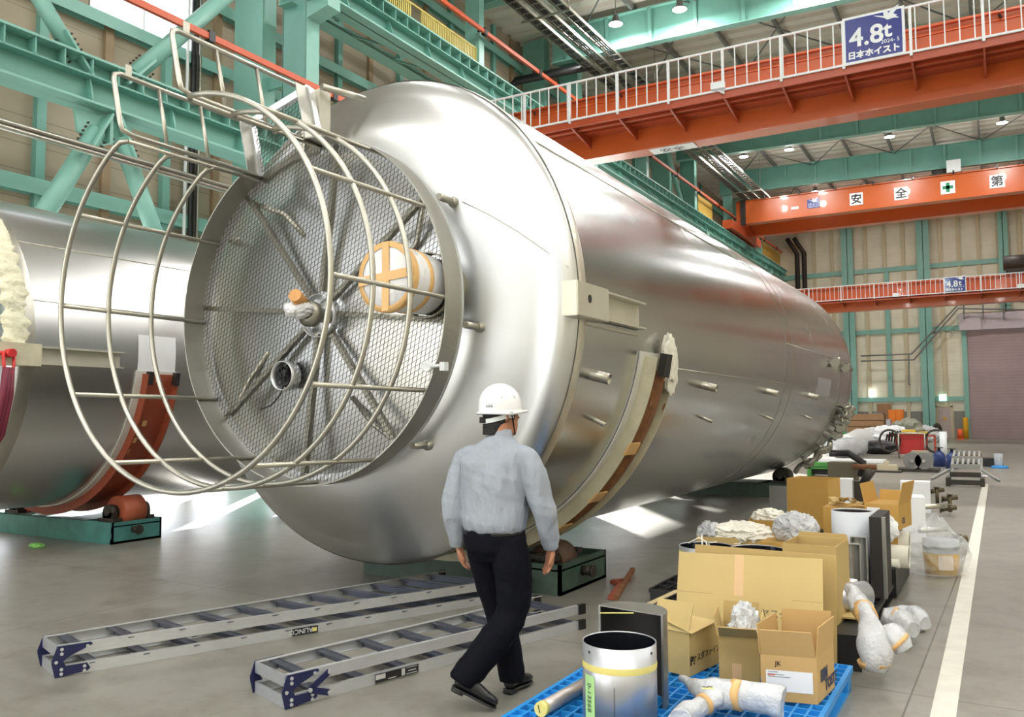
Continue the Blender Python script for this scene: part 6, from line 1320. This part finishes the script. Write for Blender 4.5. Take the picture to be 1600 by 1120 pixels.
# stacked brown crates far
for k in range(3):
    a_ = fz(1341, 676); y = 52.5; c_ = on_y(1352, 671-9.5*k, y); g = MB(); g.bb((c_.x-.98, y, c_.z-.2), (c_.x+.98, y+1.2, c_.z+.19)); t = g.build('wooden_crate', mat('crate_brown', (164, 124, 88), .7, var=.05), at=c_); tag(t, ['bottom', 'middle', 'top'][k]+' one of the stacked brown crates by the far green column', 'crate')
g = MB(); c_ = on_y(1352, 684, 52.5); g.bb((c_.x-1.6, 52.4, 0), (c_.x+1.1, 53.9, on_y(1352, 676, 52.5).z)); tag(g.build('blue_pallet_stack', BLUE, at=(c_.x, 52.5, 0)), 'blue pallets piled under the stacked brown crates', 'pallet')
for i, (p0, p1, m_, y, l, nm, ct) in enumerate((((1367, 631), (1390, 652), mat('board_brown', (168, 126, 92), .7), 60.5, 'brown board leaning high on the far wall', 'board', 'board'),
    ((1388, 640), (1412, 664), mat('cabinet_orange', (232, 126, 34), .5), 57, 'orange machine cabinet in front of the far wall', 'orange_cabinet', 'cabinet'),
    ((1364, 645), (1380, 672), mat('bluegrey', (150, 164, 180), .5), 58, 'blue-grey metal rack between the crates and the orange cabinet', 'metal_rack', 'rack'),
    ((1372, 655), (1392, 682), mat('lightgrey_box', (196, 194, 200), .5), 56, 'light grey cabinet in front of the blue-grey rack', 'grey_cabinet', 'cabinet'),
    ((1417, 660), (1438, 684), WHITE, 55, 'white-wrapped block right of the orange cabinet', 'wrapped_block', 'block'),
    ((1445, 671), (1453, 684), CARD, 57, 'small tan carton at the foot of the far wall', 'carton', 'box'),
    ((1457, 661), (1470, 683), MACH, 57, 'dark desk chair and bags left of the small door', 'dark_bags', 'bags'),
    ((1495, 676), (1506, 684), mat('hose_orange', (230, 96, 44), .5), 59, 'orange hose reel right of the small door', 'hose_reel', 'hose reel'))):
    a_ = on_y(p0[0], p0[1], y); b_ = on_y(p1[0], p1[1], y); zb_ = 0
    if nm == 'dark_bags': t = MB(); blob(t, ((a_.x+b_.x)/2, y+.4, a_.z*.45), ((b_.x-a_.x)*.6, .4, a_.z*.5), 81, .4, 1.7, 4, True, 0)
    elif nm == 'board': t = MB(); t.bb((a_.x, YF-.3, zb_), (b_.x, YF-.25, a_.z))
    elif nm == 'metal_rack':
        t = MB()
        for zz in (0.1, a_.z*.5, a_.z): t.bb((a_.x, y, zz-.05), (b_.x, y+.8, zz))
        for xx in (a_.x, b_.x-.06): t.bb((xx, y, 0), (xx+.06, y+.06, a_.z))
    elif nm == 'orange_cabinet': t = MB(); t.bb((a_.x, y, 0), (b_.x, y+.7, a_.z*.94)); t.bb((a_.x, y-.03, a_.z*.94), (b_.x, y+.73, a_.z)); t.bb((a_.x+.1, y-.05, .2), ((a_.x+b_.x)/2-.03, y, a_.z*.9)); t.bb(((a_.x+b_.x)/2+.03, y-.05, .2), (b_.x-.1, y, a_.z*.9))
    elif nm == 'hose_reel': t = MB(); t.cyl(((a_.x+b_.x)/2-.15, y, .32), ((a_.x+b_.x)/2+.15, y, .32), .32, 20); t.bb(((a_.x+b_.x)/2-.2, y-.2, 0), ((a_.x+b_.x)/2+.2, y+.2, .12))
    else: t = MB(); t.bb((a_.x, y, 0), (b_.x, y+.7, a_.z)); t.bb((a_.x-.02, y-.02, a_.z-.06), (b_.x+.02, y+.72, a_.z-.02))
    tag(t.build(nm, m_, at=(a_.x, y, zb_)), l, ct)
a_ = fz(1418, 692); t = MB(); blob(t, (a_.x, a_.y, .6), (.8, .5, .7), 91, .45, 1.6, 4, True, 0); tag(t.build('covered_machine', mat('khaki_cover', (150, 150, 134), .7, var=.1), at=a_), 'khaki-covered machine behind the red rack', 'machine')
a_ = fz(1430, 690); t = MB(); blob(t, (a_.x, a_.y, .4), (1.2, .5, .5), 95, .5, 2., 4, True, 0); tag(t.build('white_wrapping', WHITE, at=a_), 'pile of white wrapping right of the red rack', 'wrapping')
# white pole, blue bottles, trays
a_ = fz(1475, 719); g = MB(); g.cyl(a_, (a_.x, a_.y, zat(a_.x, a_.y, 674)), .12, 20); tag(g.build('white_post', WHITEP, at=a_), 'plain white cylindrical post standing on the open floor', 'post')
g = MB(); g.bb((a_.x-.35, a_.y-.8, 0), (a_.x+.4, a_.y-.2, .12)); tag(g.build('black_tray', BLACK, at=a_), 'black tray on the floor between the two blue bottles', 'tray')
for i, px in enumerate((1468, 1488)):
    a_ = fz(px, 729+3*i); t = thing('gas_bottle', ['left', 'right'][i]+' one of the two dark blue bottle-shaped cans on the far floor', 'can', a_); g = MB(); g.lathe([(.0001, 0), (.17, 0), (.17, .34), (.12, .42), (.06, .46), (.05, .5), (.0001, .5)], a_, (0,0,1), 20); g.build('can_body', mat('can_blue', (30, 50, 104), .4), t)
    g = MB(); g.cyl(a_+UP*.5, a_+UP*.56, .04, 10); g.cyl(a_+UP*.56, a_+UP*.58, .12, 10); g.build('cap', BLACK, t)
# stacked folded steps
a_ = fz(1478, 759); b_ = fz(1538, 760); t = thing('roller_rack', 'grey stacked roller frames and folded steps lying on the floor near the line', 'rack', (a_+b_)/2); x0_, x1_ = a_.x, b_.x; y = a_.y
g = MB()
for q in range(2):
    g.bb((x0_+.06*q, y+.5*q, .03+.14*q), (x1_-.06*q, y+.5*q+.06, .14+.14*q))
for x in (x0_, x1_-.07): g.bb((x, y-.03, 0), (x+.08, y+.7, .18))
g.build('frame', MACH, t); g = MB()
for q in range(2):
    cx_ = (x0_+x1_)/2; g.bb((cx_-.3, y+.75+.9*q, .35+.14*q), (cx_+.3, y+.8+.9*q, .45+.14*q)); g.bb((cx_-.3, y+1.4+.9*q, .45+.14*q), (cx_+.3, y+1.45+.9*q, .55+.14*q))
    for s in range(6): g.bar((cx_-.27+.108*s, y+.78+.9*q, .43+.14*q), (cx_-.27+.108*s, y+1.42+.9*q, .53+.14*q), .045, .03)
for s in (-.55, .55): g.bar((cx_+s*.6, y+1., .3), (cx_+s*1.2, y+.3, .12), .05)
for dx in (-.3, .3): g.bar((cx_+dx, y+.8, 0), (cx_+dx, y+2.4, .5), .05)
g.build('step_rack', mat('step_rack_grey', (150, 150, 146), .45, .5), t)
a_ = fz(1535, 729); t = thing('tool_tray', 'long black tool tray with a brown box on it, near the two blue cans', 'tray', a_); g = MB(); g.bb((a_.x-.95, a_.y, 0), (a_.x+.55, a_.y+.7, .25)); g.cyl((a_.x+.3, a_.y+.1, .3), (a_.x+.55, a_.y+.1, .3), .12, 12); g.build('tray_body', BLACK, t)
g = MB(); g.bb((a_.x-.65, a_.y, .12), (a_.x-.2, a_.y+.01, .2)); g.build('label', WHITE, t)
K = carton('small brown open box sitting on the long black tool tray', (1514, 715.3), (1534, 715), .35, 706, .251, m=mat('carton_dark', (140, 102, 64), .75)); 
a_ = fz(1562, 731); g = MB(); g.lathe([(.0001, .0), (.24, 0), (.2, .06), (.0001, .06)], a_, (0,0,1), 16); tag(g.build('blue_dish', BLUE, at=a_), 'small blue dish on the open floor at far right', 'dish')
g = MB(); g.lathe([(.0001, .06), (.11, .06), (.13, .42), (.12, .42), (.1, .08)], a_+Vector((-.02, 0, 0)), (0,0,1), 16); tag(g.build('clear_cup', FILM, at=a_+UP*.06), 'clear plastic cup standing in the small blue dish', 'cup')
a_ = fz(1532, 748); g = MB(); g.bb((a_.x-.25, a_.y+1.0, 0), (a_.x+.25, a_.y+1.3, .01)); tag(g.build('paper', WHITE, at=a_), 'white paper scrap on the floor behind the stacked steps', 'paper')
# ================================================================ daylight and render settings
for (y0, y1, z0, z1), e in zip(OPEN, (1100, 500, 110, 450, 700, 800)):
    ld = bpy.data.lights.new('daylight', 'AREA'); ld.shape = 'RECTANGLE'; ld.size = y1-y0; ld.size_y = z1-z0; ld.energy = e; ld.color = (.93, .96, 1)
    o = bpy.data.objects.new('daylight', ld); COL.objects.link(o); o.location = (XW-.3, (y0+y1)/2, (z0+z1)/2); o.rotation_euler = (RD(90), 0, RD(-90))
w = bpy.data.worlds.new('world'); bpy.context.scene.world = w; w.use_nodes = True; nt = w.node_tree; bg = nt.nodes['Background']
sk = nt.nodes.new('ShaderNodeTexSky'); sk.sky_type = 'HOSEK_WILKIE'; sk.turbidity = 6; sk.sun_direction = (-.6, .3, .74)
mx = nt.nodes.new('ShaderNodeMix'); mx.data_type = 'RGBA'; mx.inputs['Factor'].default_value = .75; mx.inputs['B'].default_value = (.93, .96, 1, 1)
nt.links.new(sk.outputs[0], mx.inputs['A']); nt.links.new(mx.outputs['Result'], bg.inputs['Color']); bg.inputs['Strength'].default_value = 2.6
sc = bpy.context.scene; sc.view_settings.view_transform = 'Standard'; sc.view_settings.look = 'None'; sc.view_settings.exposure = EXPO; sc.view_settings.gamma = 1

for (x0, x1, z0, z1), e in (((-14, -5, 6, 14), 420), ((-3, 6, 6, 14), 240), ((-11, -4, 0, 4.5), 500)):
    ld = bpy.data.lights.new('daylight', 'AREA'); ld.shape = 'RECTANGLE'; ld.size = x1-x0; ld.size_y = z1-z0; ld.energy = e; ld.color = (.93, .96, 1)
    o = bpy.data.objects.new('daylight', ld); COL.objects.link(o); o.location = ((x0+x1)/2, YB-.4, (z0+z1)/2); o.rotation_euler = (RD(90), 0, RD(0))

sd_ = bpy.data.lights.new('sun', 'SUN'); sd_.energy = 80; sd_.angle = RD(.6); sd_.color = (1, .97, .92)
so_ = bpy.data.objects.new('sun', sd_); COL.objects.link(so_); so_.location = (-40, 60, 15); so_.rotation_euler = Vector((1, -1.38, -.36)).to_track_quat('-Z', 'Y').to_euler()
